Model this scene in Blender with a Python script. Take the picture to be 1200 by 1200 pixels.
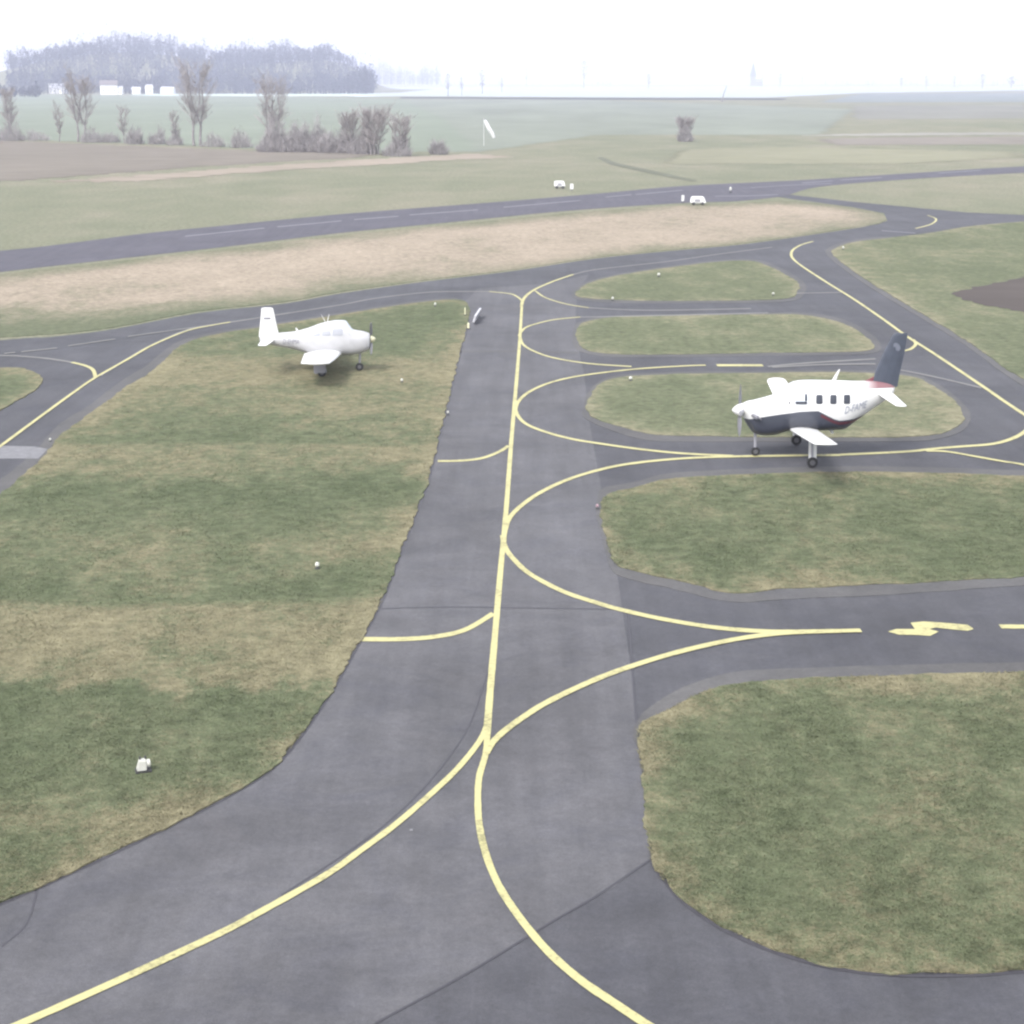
import bpy, bmesh, math, random
import numpy as np
from mathutils import Vector, Matrix

for o in list(bpy.data.objects):
    bpy.data.objects.remove(o)
S = bpy.context.scene
COL = S.collection
random.seed(7); rng = np.random.default_rng(7)
R = math.radians

# ------------------------------------------------------------------ camera
CAM_H, PITCH, F = 13.5, R(14.51), 1950.0          # metres, radians, focal length in 1200ths of the frame
cam = bpy.data.cameras.new('camera'); cam.sensor_width = 36.0; cam.lens = 36.0 * F / 1200
cam.clip_start = 0.5; cam.clip_end = 60000
camo = bpy.data.objects.new('camera', cam); COL.objects.link(camo)
camo.location = (0, 0, CAM_H); camo.rotation_euler = (R(90) - PITCH, 0, 0)
S.camera = camo

# ------------------------------------------------------------------ sky, sun, exposure
SUN_EL, SUN_AZ = R(48), R(215)                     # azimuth clockwise from +Y: behind the camera, to the left
w = bpy.data.worlds.new('World'); S.world = w; w.use_nodes = True
nt = w.node_tree; nt.nodes.clear()
sky = nt.nodes.new('ShaderNodeTexSky'); sky.sky_type = 'NISHITA'; sky.sun_disc = False
sky.sun_elevation = SUN_EL; sky.sun_rotation = SUN_AZ
sky.air_density = 1.2; sky.dust_density = 6.0; sky.ozone_density = 1.0
bw = nt.nodes.new('ShaderNodeRGBToBW')
tint = nt.nodes.new('ShaderNodeMix'); tint.data_type = 'RGBA'; tint.blend_type = 'MULTIPLY'; tint.inputs[0].default_value = 1
tint.inputs[7].default_value = (0.97, 1.0, 1.06, 1)
mx = nt.nodes.new('ShaderNodeMix'); mx.data_type = 'RGBA'; mx.inputs[0].default_value = 0.72
bg = nt.nodes.new('ShaderNodeBackground'); bg.inputs[1].default_value = 0.14
out = nt.nodes.new('ShaderNodeOutputWorld')
nt.links.new(sky.outputs[0], bw.inputs[0]); nt.links.new(bw.outputs[0], tint.inputs[6])
nt.links.new(sky.outputs[0], mx.inputs[6]); nt.links.new(tint.outputs[2], mx.inputs[7])
cloud = nt.nodes.new('ShaderNodeMix'); cloud.data_type = 'RGBA'; cloud.inputs[0].default_value = 0.62
cloud.inputs[7].default_value = (3.25, 3.35, 3.55, 1)               # even overcast layer, the same all round
nt.links.new(mx.outputs[2], cloud.inputs[6]); nt.links.new(cloud.outputs[2], bg.inputs[0]); nt.links.new(bg.outputs[0], out.inputs[0])
sun = bpy.data.lights.new('sun', 'SUN'); sun.energy = 1.0; sun.angle = R(16); sun.color = (1.0, 0.96, 0.90)
suno = bpy.data.objects.new('sun', sun); COL.objects.link(suno)
sd = Vector((math.sin(SUN_AZ) * math.cos(SUN_EL), math.cos(SUN_AZ) * math.cos(SUN_EL), math.sin(SUN_EL)))
suno.rotation_euler = sd.to_track_quat('Z', 'Y').to_euler(); suno.location = (-40, -60, 90)
S.view_settings.view_transform = 'Standard'; S.view_settings.look = 'None'
S.view_settings.gamma = 1; S.view_settings.exposure = 1.80
S.view_settings.use_curve_mapping = False
S.render.engine = 'CYCLES'
S.cycles.volume_bounces = 2; S.cycles.max_bounces = 6; S.cycles.diffuse_bounces = 3
S.cycles.use_denoising = True
S.cycles.filter_width = 2.4

# ------------------------------------------------------------------ helpers
def G(px, py, z=0.0):
    """ground point seen at a place of the photograph (1200 wide)"""
    cp, sp = math.cos(PITCH), math.sin(PITCH)
    dx, du = px - 600, 600 - py
    d = Vector((dx, cp * F + sp * du, -sp * F + cp * du))
    t = (z - CAM_H) / d.z
    return (d.x * t, d.y * t)

def tag(o, label=None, cat=None, group=None, kind=None):
    if label: o['label'] = label
    if cat: o['category'] = cat
    if group: o['group'] = group
    if kind: o['kind'] = kind
    return o

def link(name, me, parent=None, mat=None):
    o = bpy.data.objects.new(name, me); COL.objects.link(o)
    if parent: o.parent = parent
    if mat is not None and me is not None and not me.materials: me.materials.append(mat)
    return o

def empty(name, loc, rz=0):
    o = bpy.data.objects.new(name, None); COL.objects.link(o)
    o.location = loc; o.rotation_euler = (0, 0, rz); o.empty_display_size = 0.3
    return o

def pydata(name, v, f, parent=None, mat=None, smooth=False):
    me = bpy.data.meshes.new(name); me.from_pydata([tuple(p) for p in v], [], [tuple(q) for q in f]); me.update()
    if smooth:
        me.polygons.foreach_set('use_smooth', [True] * len(me.polygons))
    return link(name, me, parent, mat)

def from_bm(name, bm, parent=None, mat=None, smooth=False):
    me = bpy.data.meshes.new(name); bmesh.ops.recalc_face_normals(bm, faces=bm.faces)
    bm.to_mesh(me); bm.free()
    if smooth: me.polygons.foreach_set('use_smooth', [True] * len(me.polygons))
    return link(name, me, parent, mat)

def catmull(pts, n=6, closed=False):
    P = [Vector((p[0], p[1])) for p in pts]; out = []
    N = len(P); rngN = N if closed else N - 1
    for i in range(rngN):
        if closed: a, b, c, d = P[i - 1], P[i], P[(i + 1) % N], P[(i + 2) % N]
        else: a, b, c, d = P[max(i - 1, 0)], P[i], P[i + 1], P[min(i + 2, N - 1)]
        for k in range(n):
            t = k / n
            q = 0.5 * ((2 * b) + (c - a) * t + (2 * a - 5 * b + 4 * c - d) * t * t + (3 * b - a - 3 * c + d) * t ** 3)
            out.append((q.x, q.y))
    if not closed: out.append((P[-1].x, P[-1].y))
    return out

def resample(poly, step_fn):
    """closed world polygon with points no further apart than step_fn(y)"""
    out = []
    for i in range(len(poly)):
        a, b = poly[i], poly[(i + 1) % len(poly)]
        L = math.hypot(b[0] - a[0], b[1] - a[1]); n = max(1, min(400, int(L / step_fn(a[1]))))
        for k in range(n): out.append((a[0] + (b[0] - a[0]) * k / n, a[1] + (b[1] - a[1]) * k / n))
    return out

def sheet(name, poly, z, mat, parent=None, skirt=0.0, jitter=0.0):
    """flat sheet from a closed polygon in world xy; skirt folds its edge down, jitter makes the edge ragged"""
    if jitter:
        poly = resample(poly, lambda y: max(0.12, y * 0.004))
        ph = random.random() * 50; q = []
        for i, (x, y) in enumerate(poly):
            j = jitter * (0.6 * math.sin(x * 2.3 + y * 1.1 + ph) + 0.5 * math.sin(x * 5.1 - y * 3.7 + ph) + random.uniform(-.7, .7))
            a = poly[i - 1]; b = poly[(i + 1) % len(poly)]
            t = Vector((b[0] - a[0], b[1] - a[1]))
            if t.length > 0: t.normalize()
            q.append((x - t.y * j, y + t.x * j))
        poly = q
    bm = bmesh.new(); vs = [bm.verts.new((x, y, z)) for x, y in poly]
    f = bm.faces.new(vs); f.normal_update()
    if f.normal.z < 0: f.normal_flip()
    if skirt:
        lo = [bm.verts.new((x, y, z - skirt)) for x, y in poly]
        for i in range(len(vs)):
            j = (i + 1) % len(vs); bm.faces.new((vs[i], vs[j], lo[j], lo[i]))
    bmesh.ops.triangulate(bm, faces=[f for f in bm.faces if len(f.verts) > 4], ngon_method='EAR_CLIP')
    me = bpy.data.meshes.new(name); bm.to_mesh(me); bm.free()
    return link(name, me, parent, mat)

def px_poly(pts, n=5, smooth=True):
    q = catmull(pts, n, closed=True) if smooth else pts
    return [G(*p) for p in q]

def ribbon(name, pts, z, mat, parent, wx=0.18, wy=0.36, n=8, raw=False):
    """painted line along points; paint reads about twice as wide across Y as across X"""
    q = [G(*p) for p in (pts if raw else catmull(pts, n))]
    k = wx / wy
    s = [Vector((x, y * k)) for x, y in q]; V = []; Fc = []
    for i, p in enumerate(s):
        t = (s[min(i + 1, len(s) - 1)] - s[max(i - 1, 0)]); t.normalize()
        nrm = Vector((-t.y, t.x)) * (wx / 2) * (1 + random.uniform(-.05, .05))
        for sgn in (1, -1):
            r = p + nrm * sgn; V.append((r.x, r.y / k, z))
    for i in range(len(s) - 1): Fc.append((2 * i, 2 * i + 1, 2 * i + 3, 2 * i + 2))
    return pydata(name, V, Fc, parent, mat)

# ------------------------------------------------------------------ node materials
def new_mat(name):
    m = bpy.data.materials.new(name); m.use_nodes = True
    b = m.node_tree.nodes['Principled BSDF']; return m, m.node_tree, b

class N:
    def __init__(s, t): s.t = t
    def n(s, kind, **kw):
        x = s.t.nodes.new(kind)
        for k, v in kw.items(): setattr(x, k, v)
        return x
    def l(s, a, b): s.t.links.new(a, b)
    def pos(s):
        return s.n('ShaderNodeNewGeometry').outputs['Position']
    def mapped(s, src, sc, loc=(0, 0, 0)):
        m = s.n('ShaderNodeMapping'); m.inputs['Scale'].default_value = sc; m.inputs['Location'].default_value = loc
        s.l(src, m.inputs[0]); return m.outputs[0]
    def noise(s, src, scale, detail=5, rough=.6, dist=0):
        x = s.n('ShaderNodeTexNoise'); x.inputs['Scale'].default_value = scale; x.inputs['Detail'].default_value = detail
        x.inputs['Roughness'].default_value = rough; x.inputs['Distortion'].default_value = dist
        s.l(src, x.inputs['Vector']); return x.outputs[0]
    def ramp(s, fac, stops, interp='LINEAR'):
        r = s.n('ShaderNodeValToRGB'); e = r.color_ramp; e.interpolation = interp
        while len(e.elements) < len(stops): e.elements.new(0.5)
        for el, (p, c) in zip(e.elements, stops):
            el.position = p; el.color = (*c, 1) if isinstance(c, tuple) else (c, c, c, 1)
        s.l(fac, r.inputs[0]); return r.outputs[0]
    def mix(s, fac, a, b, mode='MIX'):
        x = s.n('ShaderNodeMix', data_type='RGBA', blend_type=mode)
        for sock, v in ((x.inputs[0], fac), (x.inputs[6], a), (x.inputs[7], b)):
            if isinstance(v, (int, float)) : sock.default_value = v
            elif isinstance(v, tuple): sock.default_value = (*v, 1)
            else: s.l(v, sock)
        return x.outputs[2]
    def math(s, op, a, b=0.0, clamp=False):
        x = s.n('ShaderNodeMath', operation=op, use_clamp=clamp)
        for sock, v in ((x.inputs[0], a), (x.inputs[1], b)):
            if isinstance(v, (int, float)): sock.default_value = v
            else: s.l(v, sock)
        return x.outputs[0]
    def bump(s, h, strength, dist, b):
        x = s.n('ShaderNodeBump'); x.inputs['Strength'].default_value = strength; x.inputs['Distance'].default_value = dist
        s.l(h, x.inputs['Height']); s.l(x.outputs[0], b.inputs['Normal'])

def plain(name, col, rough=.5, metal=0.0, spec=.5, var=0.0, scale=4.0):
    m, t, b = new_mat(name); k = N(t)
    b.inputs['Roughness'].default_value = rough; b.inputs['Metallic'].default_value = metal
    b.inputs['Specular IOR Level'].default_value = spec
    if var:
        tc = k.n('ShaderNodeTexCoord').outputs['Object']
        nz = k.noise(tc, scale, 6, .6)
        c = k.ramp(nz, [(0.3, tuple(x * (1 - var) for x in col)), (0.7, tuple(min(1, x * (1 + var)) for x in col))])
        k.l(c, b.inputs['Base Color'])
    else: b.inputs['Base Color'].default_value = (*col, 1)
    return m

def grass_mat(name, green, tan, green2, bias=.5, bands=None, big=.12, rim=None):
    """patchy winter turf: two greens and a straw colour; bands = [(worldY, straw amount)...] for mown strips"""
    m, t, b = new_mat(name); k = N(t); p = k.pos()
    n1 = k.noise(k.mapped(p, (1, .5, 1)), big, 5, .6, .4)
    n2 = k.noise(k.mapped(p, (1, .6, 1), (30, 9, 0)), big * 6, 6, .65)
    n3 = k.noise(p, 9, 4, .75); n4 = k.noise(p, 2.2, 5, .7)
    f = k.math('ADD', k.math('MULTIPLY', n1, .55), k.math('MULTIPLY', n2, .45))
    if bands:
        y0, y1 = bands[0][0], bands[-1][0]
        sp = k.n('ShaderNodeSeparateXYZ'); k.l(p, sp.inputs[0])
        yy = k.math('ADD', sp.outputs[1], k.math('ADD', k.math('MULTIPLY', k.math('SUBTRACT', n2, .5), 2.2), k.math('MULTIPLY', k.math('SUBTRACT', n1, .5), 5.0)))
        u = k.math('DIVIDE', k.math('SUBTRACT', yy, y0), y1 - y0, True)
        bd = k.ramp(u, [((y - y0) / (y1 - y0), v) for y, v in bands])
        f = k.math('ADD', f, k.math('MULTIPLY', k.math('SUBTRACT', bd, .5), .31))
    f = k.math('ADD', f, k.math('MULTIPLY', k.math('SUBTRACT', n3, .5), .42))
    f = k.math('ADD', f, bias - .5)
    if rim:
        e = k.n('ShaderNodeAttribute', attribute_name='edge').outputs['Fac']
        f = k.math('ADD', f, k.math('MULTIPLY', k.math('POWER', k.math('SUBTRACT', 1.0, e), 1.4), k.math('MULTIPLY', k.math('ADD', n2, .15), rim)))
    base = k.ramp(f, [(0.34, green), (0.48, green2), (0.62, tan), (.8, tuple(min(1, c * 1.22) for c in tan))])
    fine = k.ramp(n4, [(0.25, .62), (0.75, 1.40)])
    fine2 = k.ramp(k.noise(p, 28, 3, .8), [(0.25, .70), (0.75, 1.30)])
    c = k.mix(1.0, base, fine, 'MULTIPLY'); c = k.mix(.8, c, fine2, 'MULTIPLY')
    k.l(c, b.inputs['Base Color']); b.inputs['Roughness'].default_value = .95
    b.inputs['Specular IOR Level'].default_value = .08
    k.bump(k.math('ADD', n3, n4), .7, .06, b)
    return m

def asphalt_mat(name, col, var=.16, streak=True):
    m, t, b = new_mat(name); k = N(t); p = k.pos()
    n1 = k.noise(p, .16, 5, .6, .6); n2 = k.noise(p, 1.1, 5, .65)
    n3 = k.noise(p, 45, 2, .8)
    n4 = k.noise(k.mapped(p, (2.2, .12, 1)), .8, 4, .6); n5 = k.noise(p, 6, 5, .85); n6 = k.noise(k.mapped(p, (1, 1, 1), (17, 3, 0)), .35, 6, .7, 1.2)
    c = k.ramp(n1, [(.3, tuple(x * (1 - var) for x in col)), (.7, tuple(x * (1 + var) for x in col))])
    c = k.mix(.8, c, k.ramp(n2, [(.3, .80), (.7, 1.18)]), 'MULTIPLY')
    if streak: c = k.mix(.7, c, k.ramp(n4, [(.3, .84), (.7, 1.14)]), 'MULTIPLY')
    c = k.mix(.8, c, k.ramp(n3, [(.3, .78), (.7, 1.22)]), 'MULTIPLY'); c = k.mix(.8, c, k.ramp(n5, [(.3, .80), (.7, 1.20)]), 'MULTIPLY'); c = k.mix(.9, c, k.ramp(n6, [(.30, (.84, .85, .90)), (.52, (1.0, 1.0, 1.0)), (.75, (1.12, 1.10, 1.09))]), 'MULTIPLY')
    k.l(c, b.inputs['Base Color'])
    k.l(k.ramp(n2, [(.3, .72), (.7, .9)]), b.inputs['Roughness']); b.inputs['Specular IOR Level'].default_value = .3
    k.bump(n3, .35, .01, b)
    return m

def paint_mat(name, col, worn=.5):
    m, t, b = new_mat(name); k = N(t); p = k.pos()
    n = k.noise(p, 9, 6, .8); n2 = k.noise(p, .7, 4, .6)
    c = k.ramp(k.math('ADD', k.math('MULTIPLY', n, .6), k.math('MULTIPLY', n2, .4)),
               [(.38, tuple(x * (1 - worn) for x in col)), (.49, col), (.7, tuple(min(.85, x * 1.1) for x in col))])
    k.l(c, b.inputs['Base Color']); b.inputs['Roughness'].default_value = .7
    return m

Yp = lambda py: G(600, py)[1]
M = {}
GREEN, GREEN2, TAN = (.072, .086, .049), (.096, .108, .064), (.158, .145, .092)
M['lawn'] = grass_mat('lawn_turf', GREEN, TAN, GREEN2, .46, big=.16, rim=.20)
M['lawn_far'] = grass_mat('drier_lawn_turf', (.088, .100, .060), (.178, .168, .112), (.112, .122, .075), .465, big=.09, rim=.16)
M['lawn_left'] = grass_mat('mown_strip_turf', GREEN, TAN, GREEN2, .485, big=.16, rim=.18, bands=[
    (Yp(1100), .35), (Yp(960), .62), (Yp(900), .25), (Yp(812), .2), (Yp(795), .80), (Yp(712), .85), (Yp(700), .22),
    (Yp(640), .6), (Yp(575), .15), (Yp(558), .72), (Yp(524), .80), (Yp(519), .35), (Yp(480), .72), (Yp(455), .62), (Yp(440), .85),
    (Yp(423), .80), (Yp(413), .42), (Yp(372), .40)])
M['ground'] = grass_mat('meadow_turf', (.125, .134, .092), (.190, .178, .135), (.150, .154, .108), .5, big=.02)
M['dry'] = grass_mat('straw_turf', (.100, .110, .070), (.240, .203, .160), (.160, .152, .108), .575, big=.12, rim=-.34, bands=[
    (Yp(392), .05), (Yp(365), .25), (Yp(350), .55), (Yp(330), .8), (Yp(300), .8), (Yp(270), .75), (Yp(245), .75)])
M['verge'] = asphalt_mat('gravelly_verge', (.077, .075, .076), .18, False)
M['asph'] = asphalt_mat('worn_asphalt', (.079, .078, .085), .20)
M['asph_dark'] = asphalt_mat('newer_asphalt', (.058, .058, .066), .20)
M['asph_run'] = asphalt_mat('runway_asphalt', (.066, .063, .078), .10)
M['patch'] = asphalt_mat('patched_asphalt', (.074, .073, .084), .16, False)
M['seam_and_edge_shade'] = plain('tar_seam_and_edge_shade', (.036, .034, .042), .6)  # tar joints, and the shade lines drawn along lawn edges
M['yellow'] = paint_mat('yellow_line_paint', (.37, .345, .168))
M['white_line'] = paint_mat('white_line_paint', (.135, .135, .155), .25)
M['faint'] = paint_mat('faded_line_paint', (.15, .147, .14), .3)
M['concrete'] = plain('pale_concrete', (.14, .14, .15), .8, var=.2)

# ------------------------------------------------------------------ ground, fields
def structure(o): o['kind'] = 'structure'; return o
gs = 12000
structure(pydata('ground', [(-gs, -600, 0), (gs, -600, 0), (gs, gs, 0), (-gs, gs, 0)], [(0, 1, 2, 3)], None, M['ground']))

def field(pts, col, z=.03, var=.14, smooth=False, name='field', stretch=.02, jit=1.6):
    m, t, b = new_mat('field_cover'); k = N(t); p = k.pos()
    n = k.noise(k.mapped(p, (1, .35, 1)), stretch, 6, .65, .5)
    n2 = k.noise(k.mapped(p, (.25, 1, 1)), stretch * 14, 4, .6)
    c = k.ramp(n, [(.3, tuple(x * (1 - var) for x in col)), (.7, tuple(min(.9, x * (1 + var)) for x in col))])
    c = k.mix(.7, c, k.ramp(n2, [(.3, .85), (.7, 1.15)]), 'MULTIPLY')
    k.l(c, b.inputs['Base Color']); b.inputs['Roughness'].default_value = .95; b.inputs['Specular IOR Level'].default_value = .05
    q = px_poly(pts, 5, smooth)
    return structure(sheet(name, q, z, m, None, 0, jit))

# ploughed land, crops and very pale strips beyond the runway, near to far
field([(-400, 222), (-100, 216), (0, 213), (100, 206), (250, 194), (400, 186), (440, 181), (400, 178), (300, 177), (150, 171), (0, 165), (-400, 158)], (.158, .142, .122))
field([(60, 213), (160, 206), (300, 195), (440, 186), (560, 180), (600, 184), (440, 193), (300, 202), (160, 213)], (.23, .20, .165), .034)
field([(-900, 163), (0, 163), (150, 168), (300, 174), (470, 178), (560, 176), (520, 140), (470, 116), (300, 113.5), (0, 110.5), (-900, 108)], (.160, .182, .145), .02, .10)
field([(430, 178), (560, 178), (700, 158), (960, 158), (1000, 128), (700, 117), (440, 116)], (.165, .18, .15), .012)
field([(980, 170), (1300, 169), (1500, 160), (1300, 160), (1040, 161), (960, 163)], (.170, .155, .135), .034)
field([(940, 159.5), (1500, 156.5), (1500, 154), (1100, 155.5), (980, 157)], (.22, .215, .19), .036)
field([(780, 192), (1060, 192), (1200, 184), (1180, 178), (900, 172), (800, 176)], (.185, .182, .130), .030)
field([(1000, 140), (1600, 136), (1600, 121), (1000, 124)], (.16, .16, .14), .028)
field([(960, 120), (1600, 119), (1600, 108), (1010, 110)], (.15, .17, .17), .026)
field([(420, 113.4), (480, 112.6), (700, 114), (900, 114.4), (1010, 109), (1400, 103), (1400, 101), (1000, 101), (440, 101.5), (240, 105)], (.32, .355, .37), .05, .06)  # very pale strip close to the horizon
field([(150, 112), (300, 112.8), (440, 112.6), (440, 107), (200, 108.5)], (.36, .42, .40), .052, .06)  # second pale strip, further left
field([(470, 115.4), (700, 116.8), (920, 117.2), (920, 115.4), (700, 115.0), (470, 113.8)], (.05, .055, .06), .056, .05)
field([(1113, 345), (1200, 325), (1420, 312), (1500, 380), (1200, 368), (1150, 358)], (.078, .068, .064), .060, jit=.25)
field([(700, 185), (715, 193), (760, 203), (810, 213), (818, 212), (765, 200), (722, 191), (706, 184)], (.12, .125, .095), .04, jit=0)

# ------------------------------------------------------------------ runway and taxiways
RUN_N = [(-500, 345), (-200, 312), (0, 294), (67, 287), (167, 274), (267, 264), (400, 251), (567, 238), (700, 227), (800, 218), (933, 211.5), (1067, 203), (1200, 195), (1500, 181)]
RUN_S = [(1500, 187), (1200, 202.5), (1067, 210), (960, 219), (917, 230), (860, 236), (800, 238), (667, 247), (533, 260), (400, 273), (267, 289), (133, 304), (0, 319), (-200, 344), (-500, 384)]
runway = structure(sheet('runway', [G(*p) for p in catmull(RUN_N, 5) + catmull(RUN_S, 5)], .012, M['asph_run']))

NORTH = [(-700, 470), (-300, 430), (0, 399), (60, 395), (133, 386), (233, 367), (333, 356), (400, 344), (500, 330), (600, 318), (700, 303), (800, 293), (867, 287), (933, 278), (1000, 268), (1013, 266)]
exit_top = [(1040, 259), (1036, 250), (1000, 243), (933, 234), (905, 230), (925, 228), (1000, 236.5), (1090, 245), (1133, 249), (1200, 252), (1600, 250)]
base = [G(*p) for p in catmull(NORTH, 4) + exit_top] + [G(1600, 262), G(1900, 700), G(1900, 1500), G(600, 1700), G(-900, 1500), G(-1200, 700)]
taxi = structure(sheet('taxiway', base, .010, M['asph_dark']))
main_poly = [(560, 338), (640, 333), (690, 322), (676, 345), (674, 392), (685, 440), (690, 490), (697, 530), (705, 575), (722, 665), (733, 740), (742, 800),
             (747, 865), (755, 925), (762, 1008), (720, 1040), (640, 1085), (550, 1140), (440, 1200), (300, 1290), (-600, 1400), (-600, 1000), (300, 500), (520, 380)]
structure(sheet('taxiway_surface', [G(*p) for p in main_poly], .014, M['asph'], taxi))

def near(pts, z, nm='seam_and_edge_shade', wx=.035, wy=.07): return ribbon(nm, pts, z, M['seam_and_edge_shade'], taxi, wx, wy)
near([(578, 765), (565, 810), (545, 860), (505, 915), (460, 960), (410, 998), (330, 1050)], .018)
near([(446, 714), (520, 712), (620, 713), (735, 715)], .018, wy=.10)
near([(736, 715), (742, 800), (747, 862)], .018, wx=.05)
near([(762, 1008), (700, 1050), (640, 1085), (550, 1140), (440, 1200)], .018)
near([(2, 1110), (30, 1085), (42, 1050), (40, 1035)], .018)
near([(551, 362), (548, 385), (541, 410), (531, 450), (516.5, 510), (501.5, 568), (481.5, 620), (461.5, 672), (446.5, 710), (421.5, 755), (391.5, 808), (356.5, 860), (321, 901), (270.5, 933.5), (200, 969.5), (100, 1017.5), (0, 1061.5), (-200, 1142)], .018, wx=.06, wy=.07)  # dark ribbon drawn as the shadow line under the left lawn's edge
near([(763, 1012), (799, 1057), (859, 1097), (939, 1127), (1024, 1142.5), (1125, 1144.5), (1200, 1139.5), (1500, 1112)], .0195, wx=.05, wy=.07)  # same drawn edge shadow, along the nearest right lawn
ribbon('repair_strip', [(525, 413), (600, 412), (678, 414)], .018, M['verge'], taxi, .3, .6)

def verge(pts, smooth=True): return structure(sheet('verge', px_poly(pts, 5, smooth), .0225, M['verge'], None, .012, .02))
def in_poly(P, x, y):
    P = np.array(P); inside = np.zeros(len(x), bool); j = len(P) - 1
    for i in range(len(P)):
        xi, yi = P[i]; xj, yj = P[j]
        c = ((yi > y) != (yj > y)) & (x < (xj - xi) * (y - yi) / (yj - yi + 1e-12) + xi); inside ^= c; j = i
    return inside
LAWNS = {}
from mathutils.geometry import delaunay_2d_cdt
def edge_dist(poly, X, Y, reach=1.3):
    """0 on the lawn's border, 1 further in than reach metres"""
    P = np.array(poly); A = P; B = np.roll(P, -1, 0); out = np.full(len(X), 30.0); X = np.asarray(X); Y = np.asarray(Y)
    for i in range(0, len(X), 20000):
        x, y = X[i:i + 20000, None], Y[i:i + 20000, None]; best = np.full(len(x), 30.0)
        for j in range(0, len(A), 60):
            a, d = A[j:j + 60], (B - A)[j:j + 60]; L = (d ** 2).sum(1) + 1e-9
            t = np.clip(((x - a[:, 0]) * d[:, 0] + (y - a[:, 1]) * d[:, 1]) / L, 0, 1)
            q = np.hypot(x - a[:, 0] - t * d[:, 0], (y - a[:, 1] - t * d[:, 1]) * .6).min(1); best = np.minimum(best, q)
        out[i:i + 20000] = best
    return np.clip(out / reach, 0, 1)
def lawn(key, pts, mat='lawn', verge_px=None, z=.045, reach=1.3, name='lawn'):
    q = px_poly(pts, 5); LAWNS[key] = q
    if verge_px: verge(verge_px)
    ring = resample(q, lambda y: max(.15, y * .004)); ph = random.random() * 50; R_ = []
    for i, (x, y) in enumerate(ring):
        a, b_ = ring[i - 1], ring[(i + 1) % len(ring)]; t = Vector((b_[0] - a[0], b_[1] - a[1])); t = t.normalized() if t.length else Vector((1, 0))
        j = .05 * (.6 * math.sin(x * 2.3 + y * 1.1 + ph) + .5 * math.sin(x * 5.1 - y * 3.7 + ph) + random.uniform(-.8, .8)); R_.append((x - t.y * j, y + t.x * j))
    P = np.array(R_); x0, y0 = P.min(0); x1, y1 = P.max(0); inner = []; y = y0
    while y < y1:
        st = max(.35, y * .012) if y > 0 else .6
        xs = np.arange(x0, x1, st) + random.random() * st; ok = in_poly(R_, xs, np.full(len(xs), y)) & (edge_dist(R_, xs, np.full(len(xs), y), st * 1.2) > .5)
        inner += [(float(v), float(y)) for v in xs[ok]]; y += st * 1.3
    n = len(R_); vv = [Vector(p) for p in R_ + inner]
    ov, oe, of, *_ = delaunay_2d_cdt(vv, [(i, (i + 1) % n) for i in range(n)], [], 1, 1e-5)
    V = [(v.x, v.y, z) for v in ov]; d = edge_dist(R_, [v.x for v in ov], [v.y for v in ov], reach)
    Fc = [tuple(f) for f in of]; m = len(V); ring_i = [int(np.argmin((np.array([v.x for v in ov]) - p[0]) ** 2 + (np.array([v.y for v in ov]) - p[1]) ** 2)) for p in R_] if False else None
    V += [(p[0], p[1], z) for p in R_] + [(p[0], p[1], z - .04) for p in R_]
    for i in range(n): j = (i + 1) % n; Fc.append((m + i, m + j, m + n + j, m + n + i))
    o = pydata(name, V, Fc, None, M[mat]); at = o.data.attributes.new('edge', 'FLOAT', 'POINT')
    at.data.foreach_set('value', np.concatenate([d, np.zeros(2 * n)]).astype(np.float32)); return structure(o)
lawn('a', [(677, 348), (681, 338), (700, 329), (750, 319), (825, 309), (868, 306), (895, 310), (933, 330), (934, 342), (915, 351), (800, 353), (725, 352)],
     mat='lawn_far', verge_px=[(673, 350), (677, 337), (698, 327), (750, 317), (825, 307), (872, 304), (900, 308), (940, 329), (942, 345), (918, 354), (800, 355.5), (720, 355)])
lawn('b', [(675, 392), (682, 380), (712, 373), (775, 371), (900, 369), (943, 370), (980, 377), (1006, 389), (1022, 403), (1012, 412), (900, 414), (775, 416), (712, 415), (682, 408)],
     mat='lawn_far', verge_px=[(671, 393), (678, 378), (710, 371), (775, 369), (900, 367), (946, 367), (986, 374), (1014, 387), (1032, 404), (1016, 415), (900, 417), (775, 419), (709, 418), (676, 410)])
lawn('c', [(687, 480), (692, 464), (703, 451), (727, 443), (797, 439), (890, 438), (980, 437), (1060, 441), (1090, 451), (1115, 468), (1129, 485), (1122, 501), (1095, 510), (1050, 513), (900, 513), (843, 512), (769, 510), (727, 501), (695, 490)],
     mat='lawn_far', verge_px=[(683, 482), (688, 463), (700, 449), (725, 440), (797, 436), (890, 435), (980, 434), (1064, 438), (1096, 449), (1122, 467), (1137, 485), (1130, 504), (1098, 515), (1050, 518), (900, 518), (843, 518), (765, 517), (720, 506), (688, 492)])
lawn('d', [(706, 612), (704, 590), (716, 579), (742, 573), (775, 564), (830, 559), (1000, 554), (1200, 559), (1400, 572), (1520, 610), (1400, 668), (1200, 677), (1050, 685), (920, 691), (860, 696), (800, 683), (735, 668), (716, 655)],
     verge_px=[(700, 608), (699, 588), (706, 573), (742, 566), (775, 557), (830, 552), (1000, 547), (1200, 552), (1410, 564), (1545, 610), (1410, 680), (1200, 687), (1050, 697), (920, 703), (855, 706), (790, 691), (728, 676), (714, 660)])
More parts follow.
